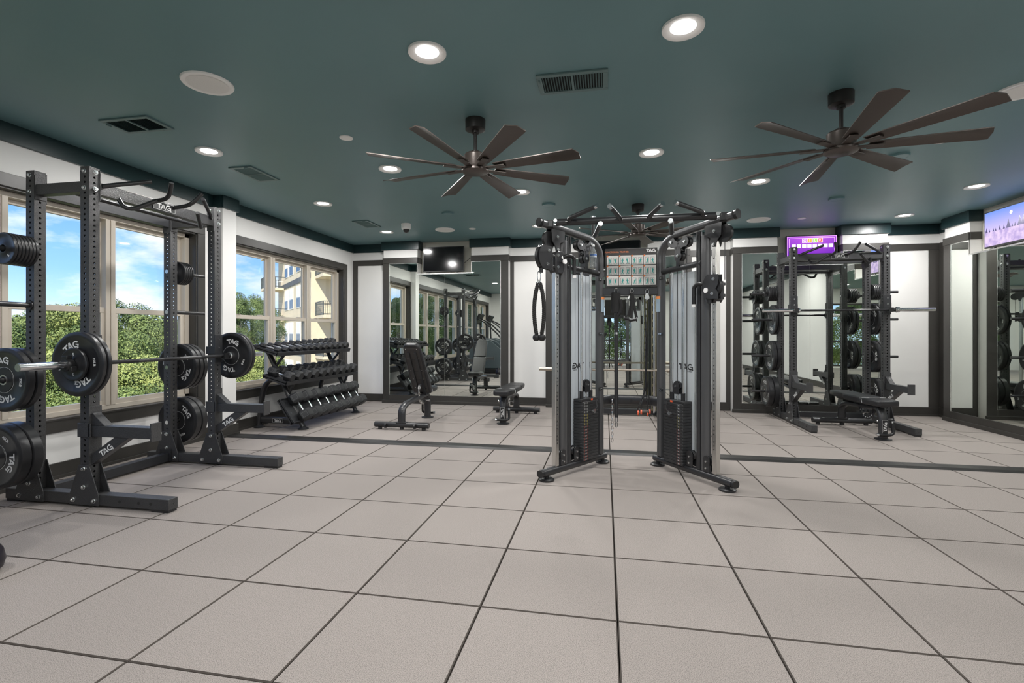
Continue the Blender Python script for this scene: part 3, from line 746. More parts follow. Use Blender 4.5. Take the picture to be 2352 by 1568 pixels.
o_ = tn.nodes.new('ShaderNodeOutputMaterial'); em = tn.nodes.new('ShaderNodeEmission'); nz_ = tn.nodes.new('ShaderNodeTexNoise'); nz_.inputs['Scale'].default_value = 16; nz_.inputs['Detail'].default_value = 4; rpn = tn.nodes.new('ShaderNodeValToRGB')
rpn.color_ramp.elements[0].color = (.42, .33, .60, 1); rpn.color_ramp.elements[1].color = (.68, .54, .76, 1); rpn.color_ramp.elements[0].position = .35; rpn.color_ramp.elements[1].position = .62
tcn = tn.nodes.new('ShaderNodeTexCoord'); tn.links.new(tcn.outputs['Object'], nz_.inputs['Vector']); tn.links.new(nz_.outputs[0], rpn.inputs[0]); tn.links.new(rpn.outputs[0], em.inputs[0]); tn.links.new(em.outputs[0], o_.inputs[0])
scr_quad('snow_field', RW, .1226, 0, 0, 0, 0, SNOW, s4, [(6.342, 2.357), (7.348, 2.357), (7.348, 2.545), (7.1, 2.535), (6.9, 2.545), (6.342, 2.575)])
DK = emat('snow_trees', (.06, .05, .16))
for k in range(17):
    a = 7.33-k*.058+random.uniform(-.015, .015); h = random.uniform(.035, .075) if k not in (6, 9, 10) else .115; w = h*.32
    scr_quad('tree_shape', RW, .1230+.0001*k, 0, 0, 0, 0, DK, s4, [(a-w, 2.535), (a+w, 2.535), (a+w*.4, 2.535+h*.5), (a, 2.535+h), (a-w*.4, 2.535+h*.5)])
scr_quad('sun_disc', RW, .1228, 0, 0, 0, 0, emat('snow_sun', (1, .85, .9), 1.2), s4, [(6.93+.022*math.cos(k*PI/6), 2.715+.022*math.sin(k*PI/6)) for k in range(12)])
mb = MB(); put_word(mb, 'WEATHER', plane_fn(RW(6.63, .1232, 2.765), (0,-1,0), (0,0,1)), .014); mb.build('caption', SW, s4)
# outlet box and cable beside the first television
t = thing('outlet_box', 'black outlet box with a cable beside the switched off television', 'outlet', (-2.29, YB-.09, 2.60), world=True)
MB().box(-2.305, -2.287, 8.30, 8.36, 2.56, 2.66).build('cover', PLASTIC, t, bevel=.003)
MB().tube(fillet([(-2.30, 8.32, 2.585), (-2.34, 8.33, 2.575), (-2.40, 8.345, 2.53), (-2.45, 8.34, 2.49)], .03), .005, 8).build('cable', PLASTIC, t)

# ================================================================ racks
HW = .5725; PW = .038; RY = .49; RTOP = 2.44; PITCH = .0385
def post_mesh(h):
    mb = MB(); w = PW; n = int(h/PITCH); p0 = (h-n*PITCH)/2; r = .0088; dp = .006
    for (ax, ay) in (((1,0,0),(0,-1,0)), ((0,1,0),(1,0,0)), ((-1,0,0),(0,1,0)), ((0,-1,0),(-1,0,0))):
        A, N = V(*ax), V(*ay)
        def P(a, z, d=0): return A*a+N*(w-d)+V(0,0,z)
        mb.add([P(-w,0),P(w,0),P(w,p0),P(-w,p0)], [(0,1,2,3)]); mb.add([P(-w,h-p0),P(w,h-p0),P(w,h),P(-w,h)], [(0,1,2,3)])
        for k in range(n):
            zc = p0+(k+.5)*PITCH; hp = PITCH/2
            out = [(w,0),(w,hp),(0,hp),(-w,hp),(-w,0),(-w,-hp),(0,-hp),(w,-hp)]
            inn = [(r*math.cos(i*PI/4), r*math.sin(i*PI/4)) for i in range(8)]
            vs = [P(a, zc+b) for a, b in out]+[P(a, zc+b) for a, b in inn]+[P(a, zc+b, dp) for a, b in inn]
            fs = []
            for i in range(8):
                j = (i+1) % 8; fs += [(i, j, 8+j, 8+i), (8+i, 8+j, 16+j, 16+i)]
            mb.add(vs, fs)
    mb.add([(-w,-w,h),(w,-w,h),(w,w,h),(-w,w,h)], [(0,1,2,3)])
    return mb
def linkobj(name, me, parent, loc=(0,0,0), rot=(0,0,0)):
    o = bpy.data.objects.new(name, me); COL.objects.link(o); o.parent = parent; o.location = loc; o.rotation_euler = rot
    return o
BOLT = MB().cyl((0,0,0), (0,0,.003), .0165, n=14).cyl((0,0,.003), (0,0,.014), .0125, n=6, sm=False).cyl((0,0,.014), (0,0,.017), .009, .006, n=6, sm=False)
BOLTME = None; POSTME = None
def rack(loc, rz, label, group):
    global BOLTME, POSTME
    t = thing('power_rack', label, 'weight rack', loc, rz, group)
    if POSTME is None:
        o = post_mesh(RTOP-.02).build('upright', SPECK, t); POSTME = o.data; o.location = (-HW, 0, .02)
        ob = BOLT.build('bolt', ZINC, t); BOLTME = ob.data; bpy.data.objects.remove(ob, do_unlink=True)
        linkobj('upright', POSTME, t, (HW, 0, .02))
    else:
        for s in (-1, 1): linkobj('upright', POSTME, t, (s*HW, 0, .02))
    for s in (-1, 1): linkobj('upright', POSTME, t, (s*HW, RY, .02))
    rotx = lambda s: (0, s*R(90), 0)
    def bolt(x, y, z, d):   # d: 'x+','x-','y-','y+'
        linkobj('bolt', BOLTME, t, (x, y, z), {'x+': (0, R(90), 0), 'x-': (0, R(-90), 0), 'y-': (R(90), 0, 0), 'y+': (R(-90), 0, 0)}[d])
    for s in (-1, 1):
        x = s*HW
        f = MB().box(x-.038, x+.038, -.705, .72, .018, .094); fo = f.build('foot', SPECK, t, bevel=.003)
        MB().box(x-.034, x+.034, -.700, -.56, 0, .018).build('rubber_pad', RUBBER, fo); MB().box(x-.034, x+.034, .60, .715, 0, .018).build('rubber_pad', RUBBER, fo)
        for yy in (-.30, -.46, -.56): MB().cyl((x+s*.0385, yy, .056), (x+s*.0392, yy, .056), .011, n=12).build('bolt_hole', LOGOB, fo)
        MB().cyl((x, -.7056, .056), (x, -.7062, .056), .004, n=8).build('bolt_hole', LOGOB, fo)
        for py in (0, RY):
            for so in (-1, 1):
                xx = x+so*(.038+.0035)
                poly = [(-.128, .015), (.128, .015), (.128, .085), (.046, .30), (-.046, .30), (-.128, .085)]
                g = MB().prism(poly, lambda a, z, c: V(c, py+a, z), xx-.0032, xx+.0032).build('base_gusset', SPECK, t, bevel=.002)
                if so == s or True:
                    for a, z in ((0, .275), (0, .145), (-.09, .05), (.09, .05)):
                        bolt(xx+so*.003, py+a, z, 'x+' if so > 0 else 'x-')
            for z in (2.405, 2.285): bolt(x+s*.038, py, z, 'x+' if s > 0 else 'x-'); bolt(x, py+(-.044 if py == 0 else .044), z, 'y-' if py == 0 else 'y+')
            for z in (2.405, 2.285): bolt(x-s*.038, py, z, 'x+' if s < 0 else 'x-')
        MB().bar((x, .040, 2.30), (x, RY-.040, 2.30), .06, .078).build('side_beam', SPECK, t, bevel=.003)
        for py, q in ((0, 1), (RY, -1)):
            MB().box(x-.036, x+.036, py+q*.038-.002, py+q*.038+.006*q, 2.23, 2.41).build('beam_flange', SPECK, t, bevel=.001)
            MB().box(x-s*.046, x-s*.038, py-.04, py+.04, 2.21, 2.43).build('beam_flange', SPECK, t, bevel=.001)
    MB().box(-HW+.038, HW-.038, RY-.038, RY+.038, .018, .094).build('rear_base_beam', BLACK, t, bevel=.003)
    MB().box(-HW+.05, -HW+.058, RY-.06, RY+.06, .018, .13).build('base_flange', BLACK, t); MB().box(HW-.058, HW-.05, RY-.06, RY+.06, .018, .13).build('base_flange', BLACK, t)
    MB().box(-HW+.046, HW-.046, RY-.03, RY+.03, 2.262, 2.338).build('rear_top_beam', BLACK, t, bevel=.003)
    MB().cyl((-HW+.03, .16, 2.272), (HW-.03, .16, 2.272), .0165, n=14).build('pull_up_bar', SATIN, t)
    bm_ = MB().box(-HW+.046, HW-.046, -.03, .03, 2.255, 2.345).build('front_top_beam', SPECK, t, bevel=.003)
    bd = MB().box(-.105, .105, -.036, -.030, 2.268, 2.335).build('badge', PLASTIC, bm_)
    fr_ = MB()
    for (a0, a1, z0, z1) in ((-.105, .105, 2.332, 2.335), (-.105, .105, 2.268, 2.271), (-.105, -.102, 2.268, 2.335), (.102, .105, 2.268, 2.335)): fr_.box(a0, a1, -.0368, -.036, z0, z1)
    put_tag(fr_, plane_fn((0, -.0368, 2.300), (1,0,0), (0,0,1)), .045)
    bm2 = fr_.build('badge_logo', LOGOS, bm_)
    for s in (-1, 1):
        for pts in ([(s*.505, -.025, 2.325), (s*.46, -.06, 2.345), (s*.25, -.175, 2.43)],
                    [(s*.378, -.015, 2.27), (s*.365, -.05, 2.205), (s*.32, -.085, 2.20), (s*.196, -.17, 2.295)],
                    [(s*.10, -.025, 2.32), (s*.105, -.19, 2.335), (s*.150, -.26, 2.445)]):
            MB().tube(fillet(pts, .07), .0165, 12).build('pull_up_grip', SATIN, t)
        x = s*HW
        # spotter arm
        a = MB().box(x-.036, x+.036, -.56, -.046, .505, .583); ao = a.build('spotter_arm', SPECK, t, bevel=.003)
        MB().box(x-.040, x+.040, -.568, -.556, .485, .615).build('end_plate', SPECK, ao, bevel=.002)
        MB().box(x-.046, x+.046, -.048, -.0385, .30, .72).build('mount_plate', SPECK, ao, bevel=.002)
        MB().box(x-.046, x-.0385, -.06, .055, .50, .60).build('mount_cheek', SPECK, ao, bevel=.002); MB().box(x+.0385, x+.046, -.06, .055, .50, .60).build('mount_cheek', SPECK, ao, bevel=.002)
        MB().prism([(-.048, .30), (-.048, .375), (-.245, .506), (-.37, .506)], lambda y, z, c: V(c, y, z), x-.030, x+.030).build('diagonal_brace', SPECK, ao, bevel=.002)
        MB().prism([(-.048, .583), (-.048, .665), (-.056, .672), (-.165, .583)], lambda y, z, c: V(c, y, z), x-.030, x+.030).build('top_gusset', SPECK, ao, bevel=.002)
        lg = MB(); dv = V(0, -.262, .170).normalized(); uv = V(0, .170, .262).normalized()
        put_tag(lg, plane_fn((x-.0308, -.178, .414), dv, uv), .042); put_tag(lg, plane_fn((x+.0308, -.178, .414), -dv, -uv), .042)
        lg.build("brace_logo", LOGOW, ao, kind="stuff")
        # storage pegs on the rear posts
        for z in (.385, .915, 1.45, 1.84):
            MB().cyl((x+s*.038, RY, z), (x+s*.40, RY, z), .0185, n=16).cyl((x+s*.038, RY, z), (x+s*.048, RY, z), .034, n=18).build('storage_peg', SATIN, t)
            MB().cyl((x-s*.0385, RY, z), (x-s*.044, RY, z), .019, n=16).cyl((x-s*.044, RY, z), (x-s*.0455, RY, z), .008, n=10).build('peg_cap', ZINC, t)
    return t
def jhook(t, s, zb):
    x = s*HW
    o = MB().box(x-.044, x+.044, -.050, -.0385, zb-.06, zb+.20).box(x-.046, x-.0385, -.05, .05, zb+.02, zb+.09).box(x+.0385, x+.046, -.05, .05, zb+.02, zb+.09).build('j_hook', BLACK, t, bevel=.002)
    MB().prism([(-.05, -.020), (-.13, -.030), (-.14, -.030), (-.14, .028), (-.128, .028), (-.126, -.014), (-.05, -.014)], lambda y, z, c: V(c, y, zb+z), x-.028, x+.028).build('hook_saddle', PLASTIC, o)
    for z in (.16, .08): MB().cyl((x-s*.0, -.050, zb+z), (x, -.053, zb+z), .008, n=10).build('rivet', ZINC, o)
LR = ((-3.66, 3.4775, 0), R(90)); RR = ((3.1425, 7.40, 0), 0.0)
lrack = rack(LR[0], LR[1], 'tall black perforated power rack by the left windows', 'power racks')
rrack = rack(RR[0], RR[1], 'tall black perforated power rack in front of the right mirror', 'power racks')
for s in (-1, 1): jhook(lrack, s, 1.03); jhook(rrack, s, 1.56)
nm = MB()
for k, z in enumerate([.75+PITCH*2*i for i in range(20)]):
    for s in (-1, 1): put_word(nm, str(3+2*k), plane_fn((s*HW-.022, -.0386, z), (1,0,0), (0,0,1)), .016)
nm.build("height_numbers", LOGOB, rrack, kind="stuff")

# ---------------------------------------------------------------- weight plates
def arcw(t, right, ax, rho, th0, face):
    def f(x, y):
        th = th0 + x/rho; r = rho+y
        return V(ax*face, 0, 0)+V(0, right, 0)*(math.sin(th)*r)+V(0, 0, math.cos(th)*r)
    return f
def make_plate(kind, r, th, txt):
    k = r/.225
    prof = [(.026, 0), (.085*k, 0), (.088*k, .005), (.182*k, .005), (.190*k, 0), (.214*k, 0), (r, .008 if th > .02 else .004), (r, th-(.008 if th > .02 else .004)), (.214*k, th), (.190*k, th), (.182*k, th-.005), (.088*k, th-.005), (.085*k, th), (.026, th)]
    o = MB().lathe(prof, 56, ax='x', wrap=True).build('weight_plate', RUBBER)
    MB().lathe([(.0255, -.001), (.036, -.001), (.036, th+.001), (.0255, th+.001)], 28, ax='x', wrap=True).build('hub_ring', STEEL, o)
    l = MB()
    for face, right in ((th-.0045, 1), (.0045, -1)):
        for th0 in (0, PI): put_tag(l, arcw(0, right, 1, .140*k, th0, face), .046*k)
        if txt:
            for th0 in (PI/2+.25, -PI/2+.25): put_word(l, txt, arcw(0, right, 1, .150*k, th0, face), .022*k)
        for k_ in range(40):     # moulded ring line
            pass
    l.build("lettering", LOGOS, o, kind="stuff")
    ln = MB()
    for face in (th-.0046, .0046): ln.lathe([(.0895*k, face), (.0915*k, face)], 48, ax='x', caps=False)
    ln.build('ring_line', LOGOS, o)
    return o
def wpt(R_, p):
    c, s = math.cos(R_[1]), math.sin(R_[1]); l = R_[0]
    return (l[0]+c*p[0]-s*p[1], l[1]+s*p[0]+c*p[1], l[2]+p[2])
P45 = make_plate('45', .225, .072, '45LB'); P25 = make_plate('25', .225, .050, '25LB'); P10 = make_plate('10', .222, .036, '10LB')
def small_plate():
    o = MB().lathe([(.026, 0), (.04, 0), (.045, .003), (.09, .003), (.098, 0), (.108, 0), (.113, .004), (.113, .016), (.108, .020), (.098, .020), (.09, .017), (.045, .017), (.04, .020), (.026, .020)], 40, ax='x', wrap=True).build('change_plate', RUBBER)
    l = MB()
    for face, right in ((.0172, 1), (.0028, -1)): put_word(l, '5', arcw(0, right, 1, .068, 0, face), .022); put_word(l, '5', arcw(0, right, 1, .068, PI, face), .022)
    l.build('lettering', LOGOS, o, kind='stuff'); return o
PS = small_plate()
USED = set()
def put_plate(proto, R_, x, z, label, group, y=RY, spin=0.0):
    if proto.name in USED: o = dup(proto)
    else: o = proto; USED.add(proto.name)
    o.location = wpt(R_, (x, y, z)); o.rotation_mode = 'XYZ'
    o.rotation_euler = (Matrix.Rotation(R_[1], 3, 'Z') @ Matrix.Rotation(spin, 3, 'X')).to_euler()
    return tag(o, label, 'weight plate', group)
def stack(R_, s, z, items, gname, where, start=.050):
    # items: (proto, thickness, kind words) listed from the post outwards
    pos = start
    n = len(items)
    for i, (pr, th, nm_, spin) in enumerate(items):
        w = 'only' if n == 1 else ('innermost' if i == 0 else ('outermost' if i == n-1 else ('%s from the post' % ['', 'second', 'third', 'fourth', 'fifth', 'sixth', 'seventh'][i])))
        x = HW+pos if s > 0 else -(HW+pos+th)
        put_plate(pr, R_, x, z, '%s, %s on the %s' % (nm_, w, where), gname, spin=spin)
        pos += th+.002
    return pos
B45, B25, B10, S5 = 'black 45 pound rubber plate', 'black 25 pound rubber plate', 'black 10 pound rubber plate', 'small round black plate'
GL, GR = 'weight plates stored on the left rack', 'weight plates stored on the right rack'
stack(LR, -1, .385, [(P45, .072, B45, .2), (P45, .072, B45, -1.25)], GL, "left rack's near bottom peg", .10)
stack(LR, -1, .915, [(P25, .050, B25, .6), (P25, .050, B25, -.15)], GL, "left rack's near middle peg", .10)
stack(LR, -1, 1.84, [(PS, .020, S5, .4*k) for k in range(7)], GL, "left rack's near top peg", .052)
stack(LR, 1, .385, [(P45, .072, B45, .9), (P45, .072, B45, -2.1)], GL, "left rack's far bottom peg", .072)
stack(LR, 1, .915, [(P25, .050, B25, 2.2), (P25, .050, B25, .4), (P25, .050, B25, 1.0)], GL, "left rack's far middle peg", .065)
stack(LR, 1, 1.84, [(PS, .020, S5, .4*k) for k in range(5)], GL, "left rack's far top peg", .055)
stack(RR, -1, .385, [(P45, .072, B45, .3), (P45, .072, B45, 0)], GR, "right rack's left bottom peg", .072)
stack(RR, -1, .915, [(P25, .050, B25, .7), (P25, .050, B25, .1)], GR, "right rack's left middle peg", .055)
stack(RR, -1, 1.45, [(P10, .036, B10, .2), (P10, .036, B10, .1)], GR, "right rack's left upper peg", .055)
stack(RR, -1, 1.84, [(PS, .020, S5, .5*k) for k in range(6)], GR, "right rack's left top peg", .055)
stack(RR, 1, .385, [(P45, .072, B45, .9), (P45, .072, B45, 0)], GR, "right rack's right bottom peg", .072)
stack(RR, 1, .915, [(P25, .050, B25, 1.5), (P25, .050, B25, .1)], GR, "right rack's right middle peg", .055)
stack(RR, 1, 1.45, [(P10, .036, B10, .8), (P10, .036, B10, .1)], GR, "right rack's right upper peg", .055)
stack(RR, 1, 1.84, [(PS, .020, S5, .5*k) for k in range(5)], GR, "right rack's right top peg", .055)

# ---------------------------------------------------------------- barbells and collars
def barbell(R_, x0, x1, y, z, label, sl=.42, m=SATIN):
    c = (x0+x1)/2; t = thing('barbell', label, 'barbell', wpt(R_, (c, y, z)), R_[1])
    h = (x1-x0)/2
    MB().cyl((-h+sl, 0, 0), (h-sl, 0, 0), .0143, n=18).build('shaft', m, t)
    for k0, k1 in ((-h+sl+.10, -.30), (.30, h-sl-.10), (-.08, .08)): MB().cyl((k0, 0, 0), (k1, 0, 0), .0147, n=18, caps=False).build('knurling', mat('dark_knurl', (.04, .04, .042), .5, .7, bump=.6, bscale=700), t)
    for s in (-1, 1):
        so = MB().cyl((s*(h-sl), 0, 0), (s*h, 0, 0), .025, n=24).build('sleeve', CHROME, t)
        MB().cyl((s*(h-sl-.03), 0, 0), (s*(h-sl), 0, 0), .038, n=24).cyl((s*(h-sl-.045), 0, 0), (s*(h-sl-.03), 0, 0), .03, n=24).build('shoulder', CHROME, so)
        MB().cyl((s*h, 0, 0), (s*(h+.002), 0, 0), .021, n=20).build('end_cap', STEEL, so)
    return t
BY = -.095
barbell(LR, -1.08, 1.10, BY, 1.03, 'loaded barbell resting across the left rack with chrome sleeve ends')
barbell(RR, -.985, 1.10, BY, 1.56, 'empty barbell resting across the right rack')
for s, where in ((-1, 'near'), (1, 'far')):
    base_ = HW+.095
    for i in range(2):
        x = base_+.038*i; put_plate(P10, LR, -(x+.036) if s < 0 else x, 1.03, '10 pound plate loaded on the left barbell, %s one at its %s end' % ('inner' if i == 0 else 'outer', where), 'plates loaded on the left barbell', y=BY, spin=-.35 if s < 0 else .2)
    x = base_+.076; put_plate(PS, LR, -(x+.020) if s < 0 else x, 1.03, 'small black plate at the %s end of the loaded barbell' % where, 'plates loaded on the left barbell', y=BY, spin=0)
def collar(R_, x, y, z, label):
    t = thing('barbell_collar', label, 'collar', wpt(R_, (x, y, z)), R_[1], 'black barbell collars')
    MB().lathe([(.0255, -.022), (.040, -.022), (.044, -.016), (.044, .016), (.040, .022), (.0255, .022)], 24, ax='x', wrap=True).build('ring', PLASTIC, t)
    MB().box(-.02, .02, -.02, .02, .038, .062).box(-.016, .016, .015, .055, -.02, .012).box(-.018, .018, -.058, -.036, -.045, -.010).build('lever', PLASTIC, t, bevel=.004)
collar(LR, -(HW+.225), BY, 1.03, 'black collar clamped at the near end of the loaded barbell'); collar(LR, HW+.225, BY, 1.03, 'black collar clamped at the far end of the loaded barbell')
collar(RR, -(HW+.22), RY, 1.84, "black collar on the right rack's left top peg"); collar(RR, HW+.20, RY, 1.84, "black collar on the right rack's right top peg")

# ================================================================ dumbbell rack
DY0, DY1 = 5.52, 7.32
dr = thing('dumbbell_rack', 'three tier black dumbbell rack standing under the far left window', 'dumbbell rack', (-4.2, 6.42, 0), world=True)
TRAYS = [((-4.42, 1.080), (-4.08, .990)), ((-4.263, .705), (-3.95, .620)), ((-4.046, .397), (-3.86, .120))]
def tray_axes(i):
    b, f = V(TRAYS[i][0][0], 0, TRAYS[i][0][1]), V(TRAYS[i][1][0], 0, TRAYS[i][1][1])
    a = (f-b).normalized(); n = V(-a.z, 0, a.x)
    if n.z < 0: n = -n
    return b, f, a, n
for i in range(3):
    b, f, a, n = tray_axes(i); L = (f-b).length
    prof = [(-.012, .022), (.0, .022), (.004, .0), (L-.004, .0), (L, .020), (L+.012, .020), (L+.012, -.034), (L, -.034), (L-.004, -.014), (.004, -.014), (-.012, -.030)]
    MB().prism([(p[0], p[1]) for p in prof], lambda s_, h, y: b+a*s_+n*h+V(0, y, 0), DY0, DY1).build('tray', BLACK, dr, bevel=.003)
    for y in (DY0, DY1-.006): MB().prism([(-.012, .022), (L+.012, .020), (L+.012, -.034), (-.012, -.030)], lambda s_, h, yy: b+a*s_+n*h+V(0, yy, 0), y, y+.006).build('tray_end', BLACK, dr)
for y in (5.74, 7.10):
    P = lambda x, z: V(x, y, z)
    MB().sweep(fillet([P(-4.50, .03), P(-4.46, .42), P(-4.40, .60), P(-4.24, .66)], .12), oval(.05, .085), up=(0,1,0)).build('rear_leg', SATIN, dr)
    MB().sweep([P(-4.385, 1.04), P(-3.855, .035)], oval(.05, .075), up=(0,1,0)).build('diagonal_post', SATIN, dr)
    MB().tube([P(-4.27, .80), P(-4.13, .965)], .018, 12).build('tray_strut', SATIN, dr); MB().tube([P(-4.075, .43), P(-3.99, .60)], .018, 12).build('tray_strut', SATIN, dr)
    for i in (0, 1):
        b, f, a, n = tray_axes(i); p, q = b+a*.04-n*.048, f-a*.05-n*.048
        MB().cyl(p+V(0,y,0), q+V(0,y,0), .026, n=16).build('tray_arm', SATIN, dr)
    bt = MB().sweep([P(-4.49, .105), P(-3.90, .105)], oval(.05, .085)).build('base_tube', SATIN, dr)
    if y < 6:
        MB().box(-4.28, -4.13, y-.032, y-.025, .078, .132).build('badge', PLASTIC, bt)
        l = MB(); put_tag(l, plane_fn((-4.205, y-.0325, .105), (1,0,0), (0,0,1)), .034)
        for (p0, p1, z0, z1) in ((-4.28, -4.13, .130, .132), (-4.28, -4.13, .078, .080), (-4.28, -4.278, .078, .132), (-4.132, -4.13, .078, .132)): l.box(p0, p1, y-.0327, y-.032, z0, z1)
        l.build('badge_logo', LOGOS, bt)
    for x in (-4.50, -3.855): MB().lathe([(.05, 0), (.068, .004), (.068, .014), (.045, .024), (.03, .04)], 24, o=(x, y, 0)).build('foot_plate', BLACK, dr)
for y, s_ in ((5.60, .05), (5.60, .20)):
    b, f, a, n = tray_axes(2); p = b+a*s_+n*.001+V(0, y, 0); MB().cyl(p, p+n*.004, .009, n=12).build('bolt', ZINC, dr)

# ---------------------------------------------------------------- dumbbells
DBP = {}
def dumbbell(tier, r, hl, hand, pos_y, label, flat_num=True):
    key = (round(r, 4), round(hl, 4))
    if key not in DBP:
        t = thing('dumbbell', label, 'dumbbell')
        MB().lathe([(.0125, -hand/2-.012), (.0125, -hand/2+.01), (.0158, -hand/6), (.0165, 0), (.0158, hand/6), (.0125, hand/2-.01), (.0125, hand/2+.012)], 16, ax='x').build('handle', KNURL if hand > .13 else CHROME, t)
        hp = [(r*.72, 0), (r*.97, r*.22), (r, r*.30), (r, hl-r*.30), (r*.97, hl-r*.22), (r*.74, hl)]
        for s in (-1, 1):
            ho = MB().lathe([(q, s*(hand/2+h)) for q, h in hp], 6, ax='x', sm=False).build('head', RUBBER2, t)
            fr_ = MB(); c = s*(hand/2+hl*.55); w = r*.34; z = r*.866
            # raised number plate on the upper side face of the head
            for ang in (150,):
                u = V(0, math.cos(R(ang)), math.sin(R(ang))); tv_ = V(0, -math.sin(R(ang)), math.cos(R(ang)))
                o0 = u*(z+.0004)
                for (x0, x1, t0, t1) in ((-w, w, -w, -w+.002), (-w, w, w-.002, w), (-w, -w+.002, -w, w), (w-.002, w, -w, w)):
                    fr_.add([o0+V(c+x0, 0, 0)+tv_*t0, o0+V(c+x1, 0, 0)+tv_*t0, o0+V(c+x1, 0, 0)+tv_*t1, o0+V(c+x0, 0, 0)+tv_*t1], [(0,1,2,3)])
            fr_.build('number_frame', mat('dim_print', (.14, .14, .14), .5), ho, kind='stuff')
        DBP[key] = t
    else:
        t = dup(DBP[key])
    b, f, a, n = tray_axes(tier); L = (f-b).length
    c = b+a*(L*.5+.008)+n*(r*.872+.001)+V(0, pos_y, 0)
    t.location = c; t.rotation_euler = (0, math.atan2(-a.z, a.x), 0)
    return tag(t, label, 'dumbbell', 'rubber hex dumbbells on the three tier rack')
ORD = ['first', 'second', 'third', 'fourth', 'fifth', 'sixth', 'seventh', 'eighth', 'ninth', 'tenth', 'eleventh', 'twelfth']
tops = [.034, .034, .042, .042, .048, .048, .053, .053, .059, .059, .063, .063]
for k in range(12): dumbbell(0, tops[k], .050+tops[k]*.75, .135, DY0+.085+k*.148, 'small hex dumbbell, %s from the near end of the top tier' % ORD[k])
mids = [.072, .072, .073, .073, .074, .074, .076, .076, .078, .078]
for k in range(10): dumbbell(1, mids[k], .112, .118, DY0+.095+k*.178, 'medium hex dumbbell, %s from the near end of the middle tier' % ORD[k])
bots = [.096, .096, .097, .097, .098, .098, .099, .099]
for k in range(8): dumbbell(2, bots[k], .130, .120, DY0+.20+k*.206, 'large hex dumbbell, %s from the near end of the bottom tier' % ORD[k])

